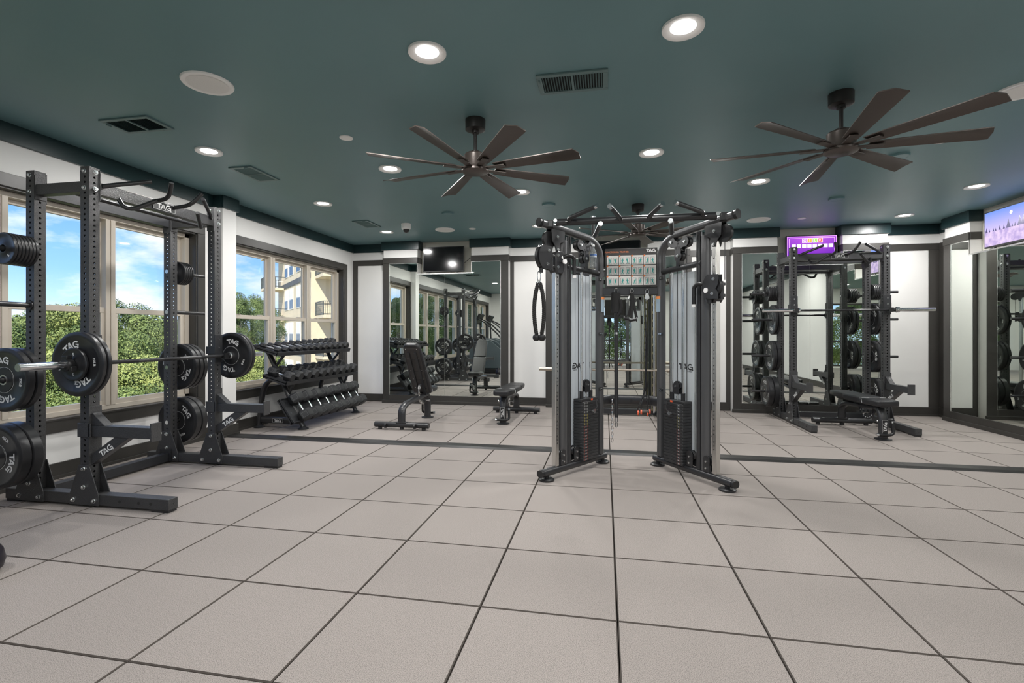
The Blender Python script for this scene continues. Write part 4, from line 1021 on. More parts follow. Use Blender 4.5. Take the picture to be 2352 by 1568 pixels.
# ================================================================ benches
def pad(mb, pts_w, z0, z1, tf):
    # pts_w: (y, half width) stations
    poly = [(w, y) for y, w in pts_w]+[(-w, y) for y, w in reversed(pts_w)]
    return mb.prism(poly, lambda x, y, z: tf(V(x, y, z)), z0, z1)
def bench(loc, rz, incline, label):
    t = thing('weight_bench', label, 'bench', loc, rz, 'adjustable weight benches')
    fb = MB().cyl((-.37, .93, .062), (.37, .93, .062), .036, n=20).build('foot_bar', SATIN, t, bevel=.004)
    for x in (-.30, 0, .30): MB().cyl((x, .93, 0), (x, .93, .03), .026, n=14).build('rubber_foot', RUBBER, fb)
    for x in (-.20, .20):
        MB().cyl((x-.012, .985, .055), (x+.012, .985, .055), .030, n=18).build('transport_wheel', PLASTIC, fb); MB().bar((x, .94, .06), (x, .985, .055), .012, .025).build('wheel_bracket', SATIN, fb)
    MB().sweep(fillet([(0, .93, .085), (0, .93, .26), (0, .80, .318), (0, .05, .358)], .17, 8), oval(.060, .098), up=(1,0,0)).build('main_beam', SATIN, t)
    MB().box(-.07, .07, .895, .965, .088, .098).build('weld_plate', SATIN, t, bevel=.002)
    for x in (-.055, .055): MB().cyl((x, .93, .098), (x, .93, .108), .008, n=8).build('bolt', ZINC, t)
    sp_ = MB().sweep(fillet([(0, -.01, .015), (0, -.015, .24), (0, .03, .345), (0, .10, .375)], .14, 8), oval(.094, .070), up=(0,1,0)).build('seat_post', SATIN, t)
    MB().lathe([(.080, 0), (.088, .004), (.088, .012), (.06, .018)], 24, o=(0, -.01, 0)).build('base_plate', SATIN, t)
    MB().box(-.030, .030, -.0525, -.0495, .075, .235).build('badge', PLASTIC, sp_)
    l = MB(); put_tag(l, plane_fn((0, -.0529, .155), (0,0,1), (-1,0,0)), .036)
    for (a0, a1, z0, z1) in ((-.030, .030, .233, .235), (-.030, .030, .075, .077), (-.030, -.028, .075, .235), (.028, .030, .075, .235)): l.box(a0, a1, -.0532, -.0525, z0, z1)
    l.build('badge_logo', LOGOS, sp_)
    hd = MB().tube(fillet([(.085, -.03, .205), (.092, -.045, .075), (.04, -.062, .062), (-.075, -.066, .066)], .05), .0165, 12).build('handle', PLASTIC, t)
    MB().cyl((-.075, -.066, .066), (-.100, -.066, .0668), .0175, n=14).build('chrome_tip', CHROME, hd); MB().cyl((.085, -.03, .20), (.0845, -.028, .222), .0175, n=14).build('chrome_collar', CHROME, hd); MB().cyl((.03, 0, .235), (.10, -.02, .235), .014, n=12).build('handle_socket', SATIN, hd)
    I = lambda p: p
    pad(MB(), [(-.135, .085), (-.11, .115), (.0, .138), (.185, .140)], .398, .470, I).build('seat_pad', VINYL, t, bevel=.02, seg=3)
    MB().box(-.045, .045, -.05, .17, .380, .404).build('seat_mount', SATIN, t)
    ang = R(57) if incline else 0.0
    hinge = V(0, .215, .385); Mx = Matrix.Rotation(ang, 3, 'X')
    tf = lambda p: hinge+Mx @ (p-hinge)
    bp1 = pad(MB(), [(.205, .140), (.62, .138)], .398, .470, tf).build('back_pad', VINYL, t, bevel=.02, seg=3)
    pad(MB(), [(.612, .138), (.85, .130), (1.0, .118), (1.045, .085)], .398, .470, tf).build('head_pad', VINYL, t, bevel=.02, seg=3)
    bk = MB(); bk.fn = tf; bk.box(-.105, .105, .23, 1.0, .396, .404); bo = bk.build('backing_board', mat('pad_backing', (.05, .045, .043), .6), t)
    for x in (-.05, .05): fr_ = MB(tf); fr_.bar((x, .20, .385), (x, .93, .385), .03, .03); fr_.build('pad_rail', SATIN, t)
    for y in (.30, .45, .60, .80, .96):
        s_ = MB(tf); s_.box(-.095, .095, y, y+.006, .392, .397); s_.build('board_seam', SATIN, bo)
        for x in (-.08, .08): MB(tf).cyl((x, y+.02, .396), (x, y+.02, .390), .006, n=8).build('rivet', ZINC, bo)
    # adjustment sector and its pop pin
    tf2 = (lambda p: hinge+Matrix.Rotation(ang*.9, 3, 'X') @ (p-hinge))
    sec = []; c = V(0, .26, .37); n = 14
    for k in range(n+1): th = R(-165)+R(150)*k/n; sec.append((c.y+.175*math.cos(th), c.z+.175*math.sin(th)))
    for k in range(n, -1, -1): th = R(-165)+R(150)*k/n; sec.append((c.y+.130*math.cos(th), c.z+.130*math.sin(th)))
    so = MB(tf2)
    for i in range(n): so.prism([sec[i], sec[i+1], sec[2*n-i], sec[2*n+1-i]], lambda y, z, x: V(x, y, z), -.034, -.026)
    so = so.build('adjust_sector', STEEL if incline else SATIN, t)
    d = MB(tf2)
    for k in range(8): th = R(-150)+R(120)*k/7; d.cyl((-.0342, c.y+.152*math.cos(th), c.z+.152*math.sin(th)), (-.0346, c.y+.152*math.cos(th), c.z+.152*math.sin(th)), .006, n=8)
    d.build('hole_markers', LOGOW, so, kind='stuff')
    MB(tf2).bar((-.03, .10, .36), (-.03, .13, .29), .012, .04, up=(1,0,0)).build('sector_arm', SATIN, so); MB(tf2).bar((-.03, .42, .36), (-.03, .40, .29), .012, .04, up=(1,0,0)).build('sector_arm', SATIN, so)
    MB().cyl((-.04, .20, .29), (-.10, .20, .29), .010, n=12).cyl((-.10, .20, .29), (-.115, .20, .29), .022, n=16).cyl((.04, .20, .29), (.09, .20, .29), .010, n=12).cyl((.09, .20, .29), (.105, .20, .29), .022, n=16).build('pop_pin', CHROME, t)
    st = MB()
    for s in (-1, 1):
        for o_ in (.018, .026): st.tube([(s*.1402, .178-o_+.02, .45), (s*.1408, .178-o_, .41)], .0012, 5); st.tube([(s*.131, .178-o_+.02, .4703), (s*.06, .178-o_, .4708)], .0012, 5)
    st.build('stitching', LOGOS, t, kind='stuff')
    return t
bench((-2.585, 6.885, 0), R(180), True, 'black weight bench with raised backrest beside the dumbbell rack')
bench((-1.375, 6.60, 0), R(-1), False, 'flat black weight bench between two mirrors, left of the functional trainer')
bench((3.205, 6.45, 0), R(2), False, 'flat black weight bench standing inside the right rack')

# ================================================================ functional trainer
FC = .235
F0 = V(-.50, 4.09, 0); E_ = V(.47, .69, 0).normalized(); N_ = V(E_.y, -E_.x, 0)
def TF(side):
    def f(p):
        q = F0+E_*p.x+N_*p.y+V(0, 0, p.z)
        return q if side < 0 else V(2*FC-q.x, q.y, q.z)
    return f
ft = thing('functional_trainer', 'dual tower cable functional trainer with pull up grips in the centre of the room', 'cable machine', (FC, 4.45, 0), world=True)
SHROUD = glass_mat('frosted_shroud', (.90, .92, .94), .9, haze=.75)
LAB = [mat('label_white', (.6, .62, .6), .5), mat('label_yellow', (.75, .62, .10), .5), mat('label_red', (.60, .12, .09), .5)]
WARN = mat('warning_blue', (.32, .42, .50), .5); WARNO = mat('warning_orange', (.85, .28, .08), .5)
STK = mat('stack_plate_grey', (.045, .046, .048), .42, metal=.3)
def disc_wheel(mb, u, w, z, r, th): mb.cyl((u, w-th/2, z), (u, w+th/2, z), r, n=28)
def lobes(pts, r, n=14):
    return [[(u+r*math.cos(2*PI*k/n), z+r*math.sin(2*PI*k/n)) for k in range(n)] for u, z in pts]
for side in (-1, 1):
    f = TF(side); M = lambda: MB(f)
    UZ = lambda w: (lambda a, z, c: V(a, w+c, z))
    # base
    bt = M().sweep([(-.03, 0, .069), (.88, 0, .069)], oval(.075, .062), up=(0,0,1)).build('base_tube', SATIN, ft)
    M().sweep([(-.055, 0, .069), (-.03, 0, .069)], oval(.070, .058), up=(0,0,1)).build('base_end_cap', PLASTIC, bt, bevel=.006)
    M().cyl((.02, 0, .100), (.02, 0, .103), .008, n=10).build('bolt', ZINC, bt)
    for u in (.03, .85): M().lathe([(.058, 0), (.066, .004), (.066, .014), (.052, .022)], 24, o=(u, 0, 0)).cyl((u, 0, .02), (u, 0, .05), .02, n=12).build('levelling_foot', RUBBER, ft)
    # chrome guide column with position holes
    cc = M().box(.122, .168, -.023, .023, .10, 2.07).build('chrome_column', STEEL, ft, bevel=.004)
    h = M()
    for k in range(26): z = .30+k*.062; h.cyl((.145, .0231, z), (.145, .0236, z), .0058, n=8)
    h.build('position_holes', LOGOB, cc, kind='stuff')
    nmb = M(); fx = (1 if side < 0 else -1)
    for k in range(12):
        z = .331+k*.124
        put_word(nmb, str(21-2*k if 21-2*k > 0 else 1), lambda x, y: V(.145+fx*x, .0237, z+y), .012)
    nmb.build('position_numbers', LOGOB, cc, kind='stuff')
    # uprights
    M().sweep([(.255, -.005, .10), (.255, -.005, 2.06)], oval(.095, .055), up=(0,1,0)).build('front_upright', SATING, ft)
    M().cyl((.322, .005, .10), (.322, .005, 2.10), .023, n=18).build('inner_tube', SATIN, ft)
    M().sweep(fillet([(.80, 0, .10), (.80, 0, 2.03), (.66, 0, 2.125), (-.045, 0, 2.165)], .20, 10), oval(.062, .080), up=(0,1,0)).build('rear_upright', SATING, ft)
    M().sweep([(-.075, 0, 2.168), (-.045, 0, 2.165)], oval(.058, .075), up=(0,0,1)).build('top_end_cap', PLASTIC, ft, bevel=.008)
    M().cyl((.29, 0, 1.835), (.80, 0, 1.815), .027, n=18).build('shelf_tube', SATIN, ft)
    # shroud panel and rods
    sh = M().box(.365, .755, -.075, -.071, .12, 1.79).build('shroud_panel', SHROUD, ft)
    M().box(.355, .367, -.080, -.066, .11, 1.80).build('shroud_edge', STEEL, sh); M().box(.753, .765, -.080, -.066, .11, 1.80).build('shroud_edge', STEEL, sh)
    M().box(.44, .446, -.070, -.064, .12, 1.79).build('shroud_edge', STEEL, sh); M().box(.60, .606, -.070, -.064, .12, 1.79).build('shroud_edge', STEEL, sh)
    lg = M(); put_tag(lg, (lambda x, y: V(.555-x, -.0702, .945+y)), .055, 1.05)
    put_word(lg, 'FITNESS', (lambda x, y: V(.515-x, -.0702, .905+y)), .012)
    lg.build('shroud_logo', LOGOB, sh, kind='stuff')
    for u in (.515, .655): M().cyl((u, 0, .08), (u, 0, 1.81), .0125, n=14).build('guide_rod', CHROME, ft)
    # weight stack: every plate a piece
    zz = .088; ph_ = .0262
    M().cyl((.515, 0, .05), (.515, 0, .086), .034, n=16).build('stack_bumper', RUBBER, ft); M().cyl((.655, 0, .05), (.655, 0, .086), .034, n=16).build('stack_bumper', RUBBER, ft)
    for k in range(20):
        z0 = zz+k*(ph_+.0006)
        p = M().box(.465, .705, -.055, .055, z0, z0+ph_).build('stack_plate', STK, ft, bevel=.003, seg=1)
        c = LAB[0] if k > 15 else (LAB[1] if k > 11 else LAB[2])
        e0, e1 = (.492, .532)
        lb = M()
        for (a0, a1, y0, y1) in ((e0, e0+.003, .004, .022), (e1-.003, e1, .004, .022)): lb.add([(a0, .0553, z0+y0), (a1, .0553, z0+y0), (a1, .0553, z0+y1), (a0, .0553, z0+y1)], [(0,1,2,3)])
        lb.build('plate_label', c, p, kind='stuff')
        tb = M(); put_word(tb, str(10*(20-k)), (lambda x, y: V(.512+fx*x, .0554, z0+.013+y)), .010); tb.build('plate_number', LOGOW, p, kind='stuff')
        hb = M(); hb.cyl((.585, .0551, z0+.013), (.585, .0554, z0+.013), .006, n=8); hb.cyl((.625, .0551, z0+.013), (.625, .0554, z0+.013), .004, n=8); hb.build('pin_hole', LOGOB, p, kind='stuff')
    zt = zz+20*(ph_+.0006)
    tp = M().box(.455, .715, -.045, .045, zt, zt+.024).build('top_plate', STK, ft, bevel=.003)
    M().box(.60, .63, .0452, .0458, zt+.004, zt+.020).build('top_label', ORANGE, tp)
    for u in (.515, .655): M().cyl((u, 0, zt+.02), (u, 0, zt+.09), .019, n=14).build('rod_sleeve', RUBBER, ft)
    M().cyl((.585, 0, zt+.02), (.585, 0, zt+.075), .0085, n=10).cyl((.585, 0, zt+.045), (.585, 0, zt+.057), .012, n=6).build('lift_bolt', ZINC, ft)
    cap = [(-.036, 0), (.036, 0), (.036, .075)]+[(.036*math.cos(a), .075+.036*math.sin(a)) for a in [k*PI/8 for k in range(1, 8)]]+[(-.036, .075)]
    pb = M()
    for w in (-.020, .014): pb.prism([(.585+a, zt+.078+b) for a, b in cap], lambda a, z, c: V(a, c, z), w, w+.006)
    pb = pb.build('stack_pulley_block', SATIN, ft)
    wl = M(); disc_wheel(wl, .585, 0, zt+.155, .040, .022); wl.build('pulley_wheel', PLASTIC, pb)
    M().cyl((.585, .020, zt+.148), (.585, .030, zt+.148), .009, n=6, sm=False).build('bolt', ZINC, pb)
    M().cyl((.585, .056, zt-.09), (.585, .085, zt-.09), .007, n=8).cyl((.585, .085, zt-.09), (.585, .10, zt-.09), .018, n=14).build('selector_pin', CHROME, ft)
    M().tube(fillet([(.585, .09, zt-.085), (.62, .10, zt-.06), (.66, .06, zt+.005)], .03), .006, 8).build('pin_cord', PLASTIC, ft)
    # upper pulley cluster: three lobed side plates with wheels
    L3 = [(.47, 2.045), (.635, 2.065), (.555, 1.93)]; cen = (.553, 2.015)
    for w in (-.030, .022):
        pl = M()
        for poly in lobes(L3, .045): pl.prism(poly, lambda a, z, c: V(a, c, z), w, w+.006)
        for u, z in L3:
            d = V(u-cen[0], 0, z-cen[1]); s_ = V(d.z, 0, -d.x).normalized()*.034
            pl.prism([(cen[0]+s_.x, cen[1]+s_.z), (u+s_.x, z+s_.z), (u-s_.x, z-s_.z), (cen[0]-s_.x, cen[1]-s_.z)], lambda a, z_, c: V(a, c, z_), w+.0002, w+.0058)
        pl.build('pulley_side_plate', SATIN, ft)
    M().prism([(.555-.022, 1.93), (.555+.022, 1.93), (.575, 1.83), (.535, 1.83)], lambda a, z, c: V(a, c, z), -.029, .027).build('pulley_mount', SATIN, ft)
    for u, z in L3:
        wl = M(); disc_wheel(wl, u, -.001, z, .050, .030); wl.build('pulley_wheel', PLASTIC, ft)
        M().cyl((u, .028, z), (u, .032, z), .013, n=14).cyl((u, .032, z), (u, .041, z), .009, n=6, sm=False).build('bolt', ZINC, ft)
    # top front pulley bracket
    tb = [(.06, 2.13), (.235, 2.13), (.235, 2.05), (.175, 2.02), (.155, 1.945), (.12, 1.945), (.105, 1.99), (.065, 2.03)]
    for w in (-.028, .026): M().prism(tb, lambda a, z, c: V(a, c, z), w, w+.006).build('top_bracket', SATIN, ft)
    wl = M(); disc_wheel(wl, .115, 0, 2.07, .058, .030); disc_wheel(wl, .05, 0, 2.04, .070, .024); wl.build('pulley_wheel', PLASTIC, ft, kind='stuff')
    for u, z in ((.135, 2.07), (.137, 1.962)): M().cyl((u, .033, z), (u, .036, z), .013, n=14).cyl((u, .036, z), (u, .046, z), .009, n=6, sm=False).build('bolt', ZINC, ft)
    # lower pulley pair
    for u0 in (.19, .38):
        lp = [(u0, .10), (u0+.07, .10), (u0+.07, .20)]+[(u0+.035+.035*math.cos(a), .20+.035*math.sin(a)) for a in [k*PI/6 for k in range(1, 6)]]+[(u0, .20)]
        for w in (-.026, .020): M().prism(lp, lambda a, z, c: V(a, c, z), w, w+.006).build('lower_bracket', SATIN, ft)
        wl = M(); disc_wheel(wl, u0+.035, 0, .19, .042, .024); wl.build('pulley_wheel', PLASTIC, ft)
        for z in (.13, .185): M().cyl((u0+.035, .026, z), (u0+.035, .034, z), .009, n=6, sm=False).build('bolt', ZINC, ft)
    # sliding carriage with swivel pulley
    zc = 1.865 if side < 0 else 1.60
    cr_ = M().prism([(.10, zc+.05), (.13, zc+.085), (.20, zc+.085), (.215, zc+.04), (.215, zc-.07), (.19, zc-.11), (.13, zc-.11), (.10, zc-.07)], lambda a, z, c: V(a, c, z), -.045, .045).build('carriage', SATIN, ft, bevel=.008)
    for z in (zc+.045, zc-.055): M().cyl((.125, .046, z), (.125, .050, z), .013, n=14).cyl((.125, .05, z), (.125, .058, z), .009, n=6, sm=False).build('bolt', ZINC, cr_)
    # the right pulley is swung inwards across the front of its column
    pu_, pw_, sg, wo_ = (.075, .02, 1, 0.0) if side < 0 else (.045, .045, -1, .055)
    hx = lambda u: u if sg > 0 else .10-(u-.06)*.95-.06
    M().cyl((pu_, pw_, zc-.075), (pu_, pw_, zc+.055), .013, n=14).cyl((pu_, pw_, zc-.09), (pu_, pw_, zc-.075), .016, n=14).build('swivel_pin', SATIN, ft)
    for z in (zc+.035, zc-.055): M().box(min(pu_-.005, .07), .125, .005, pw_+.015, z-.012, z+.012).build('swivel_lug', SATIN, ft, bevel=.004)
    hs = [(.06, zc-.085), (-.005, zc-.080)]+[(-.02+.085*math.cos(a), zc+.02+.105*math.sin(a)) for a in [R(-105)-k*R(13) for k in range(12)]]+[(.06, zc+.110), (.06, zc+.03), (.035, zc-.005), (.06, zc-.035)]
    hs = [(hx(u), z) for u, z in hs]
    for w in (-.012+wo_, .030+wo_): M().prism(hs, lambda a, z, c: V(a, c, z), w, w+.007).build('pulley_housing', SATIN, ft)
    wl = M(); disc_wheel(wl, hx(-.025), .012+wo_, zc+.02, .095, .028); wl.build('pulley_wheel', PLASTIC, ft)
    for u, z in ((.015, zc+.075), (.0, zc-.04)): M().cyl((hx(u), .037+wo_, z), (hx(u), .040+wo_, z), .013, n=14).cyl((hx(u), .040+wo_, z), (hx(u), .049+wo_, z), .009, n=6, sm=False).build('bolt', ZINC, ft)
    M().cyl((.16, .045, zc-.01), (.16, .085, zc-.01), .011, n=12).build('pin_barrel', SATIN, cr_); M().cyl((.16, .085, zc-.01), (.16, .10, zc-.01), .021, n=18).build('pop_pin_knob', LEDW, cr_)
    hd = M().tube(fillet([(.185, .03, zc+.03), (.235, .075, zc+.055), (.30, .085, zc+.04), (.30, .085, zc-.115)], .06), .0165, 12).build('carriage_handle', PLASTIC, ft)
    M().cyl((.30, .085, zc-.115), (.30, .085, zc-.138), .0175, n=14).build('handle_tip', LEDW, hd); M().cyl((.185, .03, zc+.03), (.196, .039, zc+.035), .019, n=12).build('handle_tip', LEDW, hd)
    M().cyl((hx(-.052), .012+wo_, zc-.115), (hx(-.052), .012+wo_, zc-.08), .016, n=14).build('cable_stop', PLASTIC, ft)
    cb_ = M(); cb_.cyl((.055, 0, zc+.07), (.055, 0, 2.03), .003, n=6); cb_.cyl((.20, 0, .20), (.20, 0, zc-.09), .003, n=6); cb_.cyl((.585, .0, zt+.19), (.585, 0, 1.95), .003, n=6); cb_.cyl((.47, 0, .20), (.47, 0, 2.0), .003, n=6)
    cb_.build('cable', PLASTIC, ft, kind='stuff')
    # clips, warning label
    for z in (1.755, 1.24, .72):
        c_ = M().box(.735, .80, .0325, .037, z-.015, z+.015).build('shroud_clip', PLASTIC, ft, bevel=.002)
        for u in (.762, .785): M().cyl((u, .037, z), (u, .040, z), .006, n=8).build('rivet', ZINC, c_)
    wlb = M().box(.766, .820, .0420, .0430, 1.445, 1.565).build('warning_label', WARN, ft); M().box(.766, .820, .0420, .0433, 1.565, 1.590).build('warning_header', WARNO, wlb)
# cross members
UX = [FC-.26, FC+.26]
xb = MB().box(-.035, .505, 4.735, 4.785, 1.605, 1.680).build('upper_crossbar', SATIN, ft, bevel=.006)
for x in (.10, .247, .385): MB().cyl((x, 4.735, 1.655), (x, 4.695, 1.655), .011, n=12).cyl((x, 4.70, 1.655), (x, 4.69, 1.655), .017, n=14).build('hook_peg', PLASTIC, xb)
lb_ = MB().sweep(fillet([(-.06, 4.74, .60), (.05, 4.87, .60), (.42, 4.87, .60), (.53, 4.74, .60)], .10, 6), oval(.055, .095), up=(0,0,1)).build('lower_crossbar', SATIN, ft)
for x in (.072, .247, .40): MB().cyl((x, 4.845, .60), (x, 4.80, .60), .010, n=12).cyl((x, 4.805, .60), (x, 4.797, .60), .016, n=14).build('hook_peg', PLASTIC, lb_)
pu = MB().cyl((-.40, 4.105, 2.175), (.87, 4.105, 2.175), .030, n=22).build('pull_up_beam', SATIN, ft)
for s in (-1, 1):
    X = lambda x: FC+s*(x-FC)
    MB().box(X(-.455)-.03, X(-.455)+.03, 4.08, 4.135, 2.135, 2.195).build('beam_bracket', SATIN, pu, bevel=.006); MB().cyl((X(-.405), 4.078, 2.185), (X(-.405), 4.070, 2.185), .016, n=8).build('bolt', ZINC, pu)
    for pts in ([(-.30, 4.09, 2.17), (-.285, 4.05, 2.195), (-.07, 3.885, 2.235)], [(.125, 4.09, 2.17), (.115, 4.04, 2.185), (.045, 3.875, 2.225)], [(-.085, 4.33, 2.095), (-.078, 4.28, 2.095), (-.036, 3.985, 2.118)]):
        pts = [(X(p[0]), p[1], p[2]) for p in pts]
        g = MB().tube(fillet(pts, .05), .0185, 14).build('pull_up_grip', SATIN, ft)
        a, b = Vector(pts[-1]), Vector(pts[-2]); d = (a-b).normalized()
        MB().cyl(a-d*.004, a+d*.022, .0195, n=16).build('grip_cap', CHROME, g); MB().lathe([(.022, 0), (.028, .0), (.028, .004)], 20, o=pts[0]).build('weld_ring', STEEL, g)
    g = MB().tube(fillet([(X(-.10), 4.40, 2.12), (X(-.102), 4.40, 2.255)], .02), .016, 12).build('pull_up_grip', SATIN, ft)
    MB().cyl((X(-.102), 4.40, 2.255), (X(-.102), 4.40, 2.285), .0195, n=16).build('grip_cap', CHROME, g)
# exercise poster
PAPER = mat('poster_paper', (.66, .65, .62), .5); PBLK = mat('poster_black', (.020, .018, .017), .35); PTEAL = mat('poster_teal', (.03, .30, .27), .5); PORG = mat('poster_orange', (.72, .20, .06), .5); PGREY = mat('poster_grey', (.25, .25, .25), .5)
ps = MB().box(.005, .482, 4.722, 4.732, 1.680, 2.045).build('poster_board', PBLK, ft, bevel=.002)
yp = 4.7214
def pq(mb, x0, x1, z0, z1, y=yp): mb.add([(x0,y,z0),(x1,y,z0),(x1,y,z1),(x0,y,z1)], [(0,1,2,3)])
mb = MB(); put_word(mb, 'FUNCTIONAL TRAINER', plane_fn((.112, yp, 2.012), (1,0,0), (0,0,1)), .0155); mb.build('poster_title', PORG, ps, kind='stuff')
mb = MB(); put_tag(mb, plane_fn((.425, yp, 2.018), (1,0,0), (0,0,1)), .028); mb.build('poster_logo', LOGOW, ps, kind='stuff')
rp = random.Random(3)
for r_ in range(3):
    for c_ in range(4):
        x0 = .020+c_*.113; z1 = 1.978-r_*.096
        cell = MB(); pq(cell, x0, x0+.108, z1-.088, z1); cl = cell.build('poster_panel', PAPER, ps)
        d = MB(); d.add([(x0+.006+.009*math.cos(k), yp-.0003, z1-.004+.009*math.sin(k)) for k in [i*PI/5 for i in range(10)]], [tuple(range(10))]); d.build('panel_dot', PORG, cl)
        for q in (0, 1):
            fx_ = x0+.030+q*.049; zb = z1-.080; yy = yp-.0004
            fm = MB()
            for (a0, a1, b0, b1) in ((-.017, -.014, 0, .060), (.014, .017, 0, .060), (-.017, .017, .058, .061), (-.019, .019, 0, .003)): fm.add([(fx_+a0,yy,zb+b0),(fx_+a1,yy,zb+b0),(fx_+a1,yy,zb+b1),(fx_+a0,yy,zb+b1)], [(0,1,2,3)])
            fm.build('machine_drawing', PGREY, cl, kind='stuff')
            g = MB(); l = rp.uniform(-.006, .006); yy -= .0002
            g.add([(fx_+l+.005*math.cos(k), yy, zb+.048+.005*math.sin(k)) for k in [i*PI/4 for i in range(8)]], [tuple(range(8))])
            g.add([(fx_-.006,yy,zb+.022),(fx_+.006,yy,zb+.022),(fx_+.008+l,yy,zb+.043),(fx_-.008+l,yy,zb+.043)], [(0,1,2,3)])
            g.add([(fx_-.010,yy,zb+.003),(fx_-.005,yy,zb+.003),(fx_+.001,yy,zb+.022),(fx_-.006,yy,zb+.022)], [(0,1,2,3)]); g.add([(fx_+.006,yy,zb+.003),(fx_+.011,yy,zb+.003),(fx_+.006,yy,zb+.022),(fx_-.001,yy,zb+.022)], [(0,1,2,3)])
            a = rp.uniform(-.012, .014); g.add([(fx_+l+.006,yy,zb+.040),(fx_+l+.014,yy,zb+.040+a),(fx_+l+.013,yy,zb+.036+a),(fx_+l+.006,yy,zb+.035)], [(0,1,2,3)]); g.add([(fx_+l-.006,yy,zb+.040),(fx_+l-.014,yy,zb+.040+a),(fx_+l-.013,yy,zb+.036+a),(fx_+l-.006,yy,zb+.035)], [(0,1,2,3)])
            g.build('figure_drawing', PTEAL, cl, kind='stuff')

# ---------------------------------------------------------------- attachments hanging on the trainer
def carabiner(mb, c, h, r=.0035, w=.016):
    mb.tube([(c[0]+w*math.sin(t)*(1 if True else 1), c[1], c[2]-h/2+h/2*math.cos(t)) for t in [2*PI*k/16 for k in range(16)]], r, 6, closed=True)
def twist_rope(pts, R_, r_, turns, name, m, parent):
    # three strands wound round the path
    P = [Vector(p) for p in pts]; n = 90; L = [0]
    for a, b in zip(P[:-1], P[1:]): L.append(L[-1]+(b-a).length)
    def at(s):
        for i in range(len(P)-1):
            if s <= L[i+1] or i == len(P)-2: q = (s-L[i])/(L[i+1]-L[i]); return P[i].lerp(P[i+1], q), (P[i+1]-P[i]).normalized()
    mb = MB()
    for k in range(3):
        pp = []
        for i in range(n+1):
            c, d = at(L[-1]*i/n); a = V(0, 1, 0); b = d.cross(a).normalized(); th = 2*PI*(turns*i/n+k/3)
            pp.append(c+(a*math.cos(th)+b*math.sin(th))*R_)
        mb.tube(pp, r_, 6)
    return mb.build(name, m, parent)
ROPE = mat('black_rope', (.018, .017, .016), .8)
rx, ry = -.540, 4.06
t = thing('triceps_rope', 'black twisted rope handle hanging from the left pulley of the trainer', 'rope handle', (rx, ry, 1.20), world=True)
m_ = MB(); carabiner(m_, (rx, ry, 1.765), .09, .004, .014); m_.build('carabiner', CHROME, t)
MB().box(rx-.020, rx+.010, ry-.012, ry+.012, 1.640, 1.672).build('ferrule', CHROME, t, bevel=.004); m_ = MB(); carabiner(m_, (rx, ry, 1.69), .03, .004, .010); m_.build('ring', CHROME, t)
for s in (-1, 1):
    pts = [(rx+s*.008, ry, 1.665), (rx+s*.026, ry, 1.60), (rx+s*.040, ry, 1.50), (rx+s*.043, ry, 1.42), (rx+s*.036, ry, 1.32), (rx+s*.022, ry, 1.235)]
    twist_rope(fillet(pts, .05), .0085, .0098, 9, 'rope_strand', ROPE, t)
    MB().lathe([(.0001, -.036), (.018, -.033), (.029, -.020), (.032, -.004), (.028, .010), (.014, .020), (.012, .024)], 20, o=(rx+s*.024, ry, 1.215)).build('end_ball', PLASTIC, t)
t = thing('lat_bar', 'long black straight bar hanging upright with a padded strap between the towers', 'cable bar', (.105, 4.69, .40), world=True)
MB().cyl((.107, 4.69, .455), (.105, 4.69, 1.45), .0175, n=18).build('bar', SATIN, t)
MB().cyl((.107, 4.69, .415), (.107, 4.69, .458), .0185, n=16).build('end_sleeve', CHROME, t); m_ = MB(); carabiner(m_, (.108, 4.69, .415), .055, .004, .010); m_.build('end_hook', CHROME, t)
MB().cyl((.105, 4.69, 1.235), (.105, 4.69, 1.255), .0185, n=16).build('silver_band', CHROME, t)
t = thing('ankle_strap', 'black padded strap hooked over the left peg of the crossbar', 'strap', (.105, 4.69, 1.40), world=True)
m_ = MB(); carabiner(m_, (.105, 4.685, 1.668), .05, .0045, .018); m_.build('ring', CHROME, t)
MB().sweep(fillet([(.105, 4.69, 1.625), (.100, 4.69, 1.56), (.098, 4.69, 1.50), (.103, 4.69, 1.44)], .03), oval(.085, .05), up=(0,1,0)).build('pad', mat('black_nylon', (.016, .016, .016), .75, bump=.2, bscale=400), t, bevel=.004)
MB().sweep(fillet([(.140, 4.68, 1.56), (.150, 4.68, 1.50), (.140, 4.68, 1.44), (.118, 4.68, 1.41)], .04), oval(.035, .03), up=(0,1,0)).build('strap_tail', MATS['black_nylon'], t)
MB().box(.100, .128, 4.672, 4.680, 1.30, 1.42).build('strap_end', MATS['black_nylon'], t)
t = thing('stirrup_handles', 'black nylon stirrup handles hooked on the middle peg of the crossbar', 'cable handle', (.247, 4.69, 1.32), world=True)
m_ = MB(); carabiner(m_, (.247, 4.685, 1.662), .042, .004, .015); m_.build('ring', CHROME, t)
for pts in ([(.247, 4.69, 1.63), (.243, 4.69, 1.50), (.215, 4.69, 1.40)], [(.250, 4.685, 1.63), (.248, 4.685, 1.48), (.244, 4.68, 1.385)], [(.256, 4.69, 1.61), (.270, 4.69, 1.49), (.292, 4.69, 1.39)]):
    MB().sweep(fillet(pts, .04), oval(.026, .005), up=(0,1,0)).build('webbing', MATS['black_nylon'], t)
for a, b in (((.180, 4.70, 1.385), (.225, 4.68, 1.375)), ((.232, 4.675, 1.365), (.290, 4.69, 1.375))):
    d = (Vector(b)-Vector(a)).normalized(); g = MB().cyl(a, b, .014, n=16).build('grip', PLASTIC, t)
    for p in (a, b): MB().lathe([(.014, -.006), (.021, -.004), (.021, .004), (.014, .006)], 16, o=p, ax='x', wrap=True).build('grip_flange', PLASTIC, g)
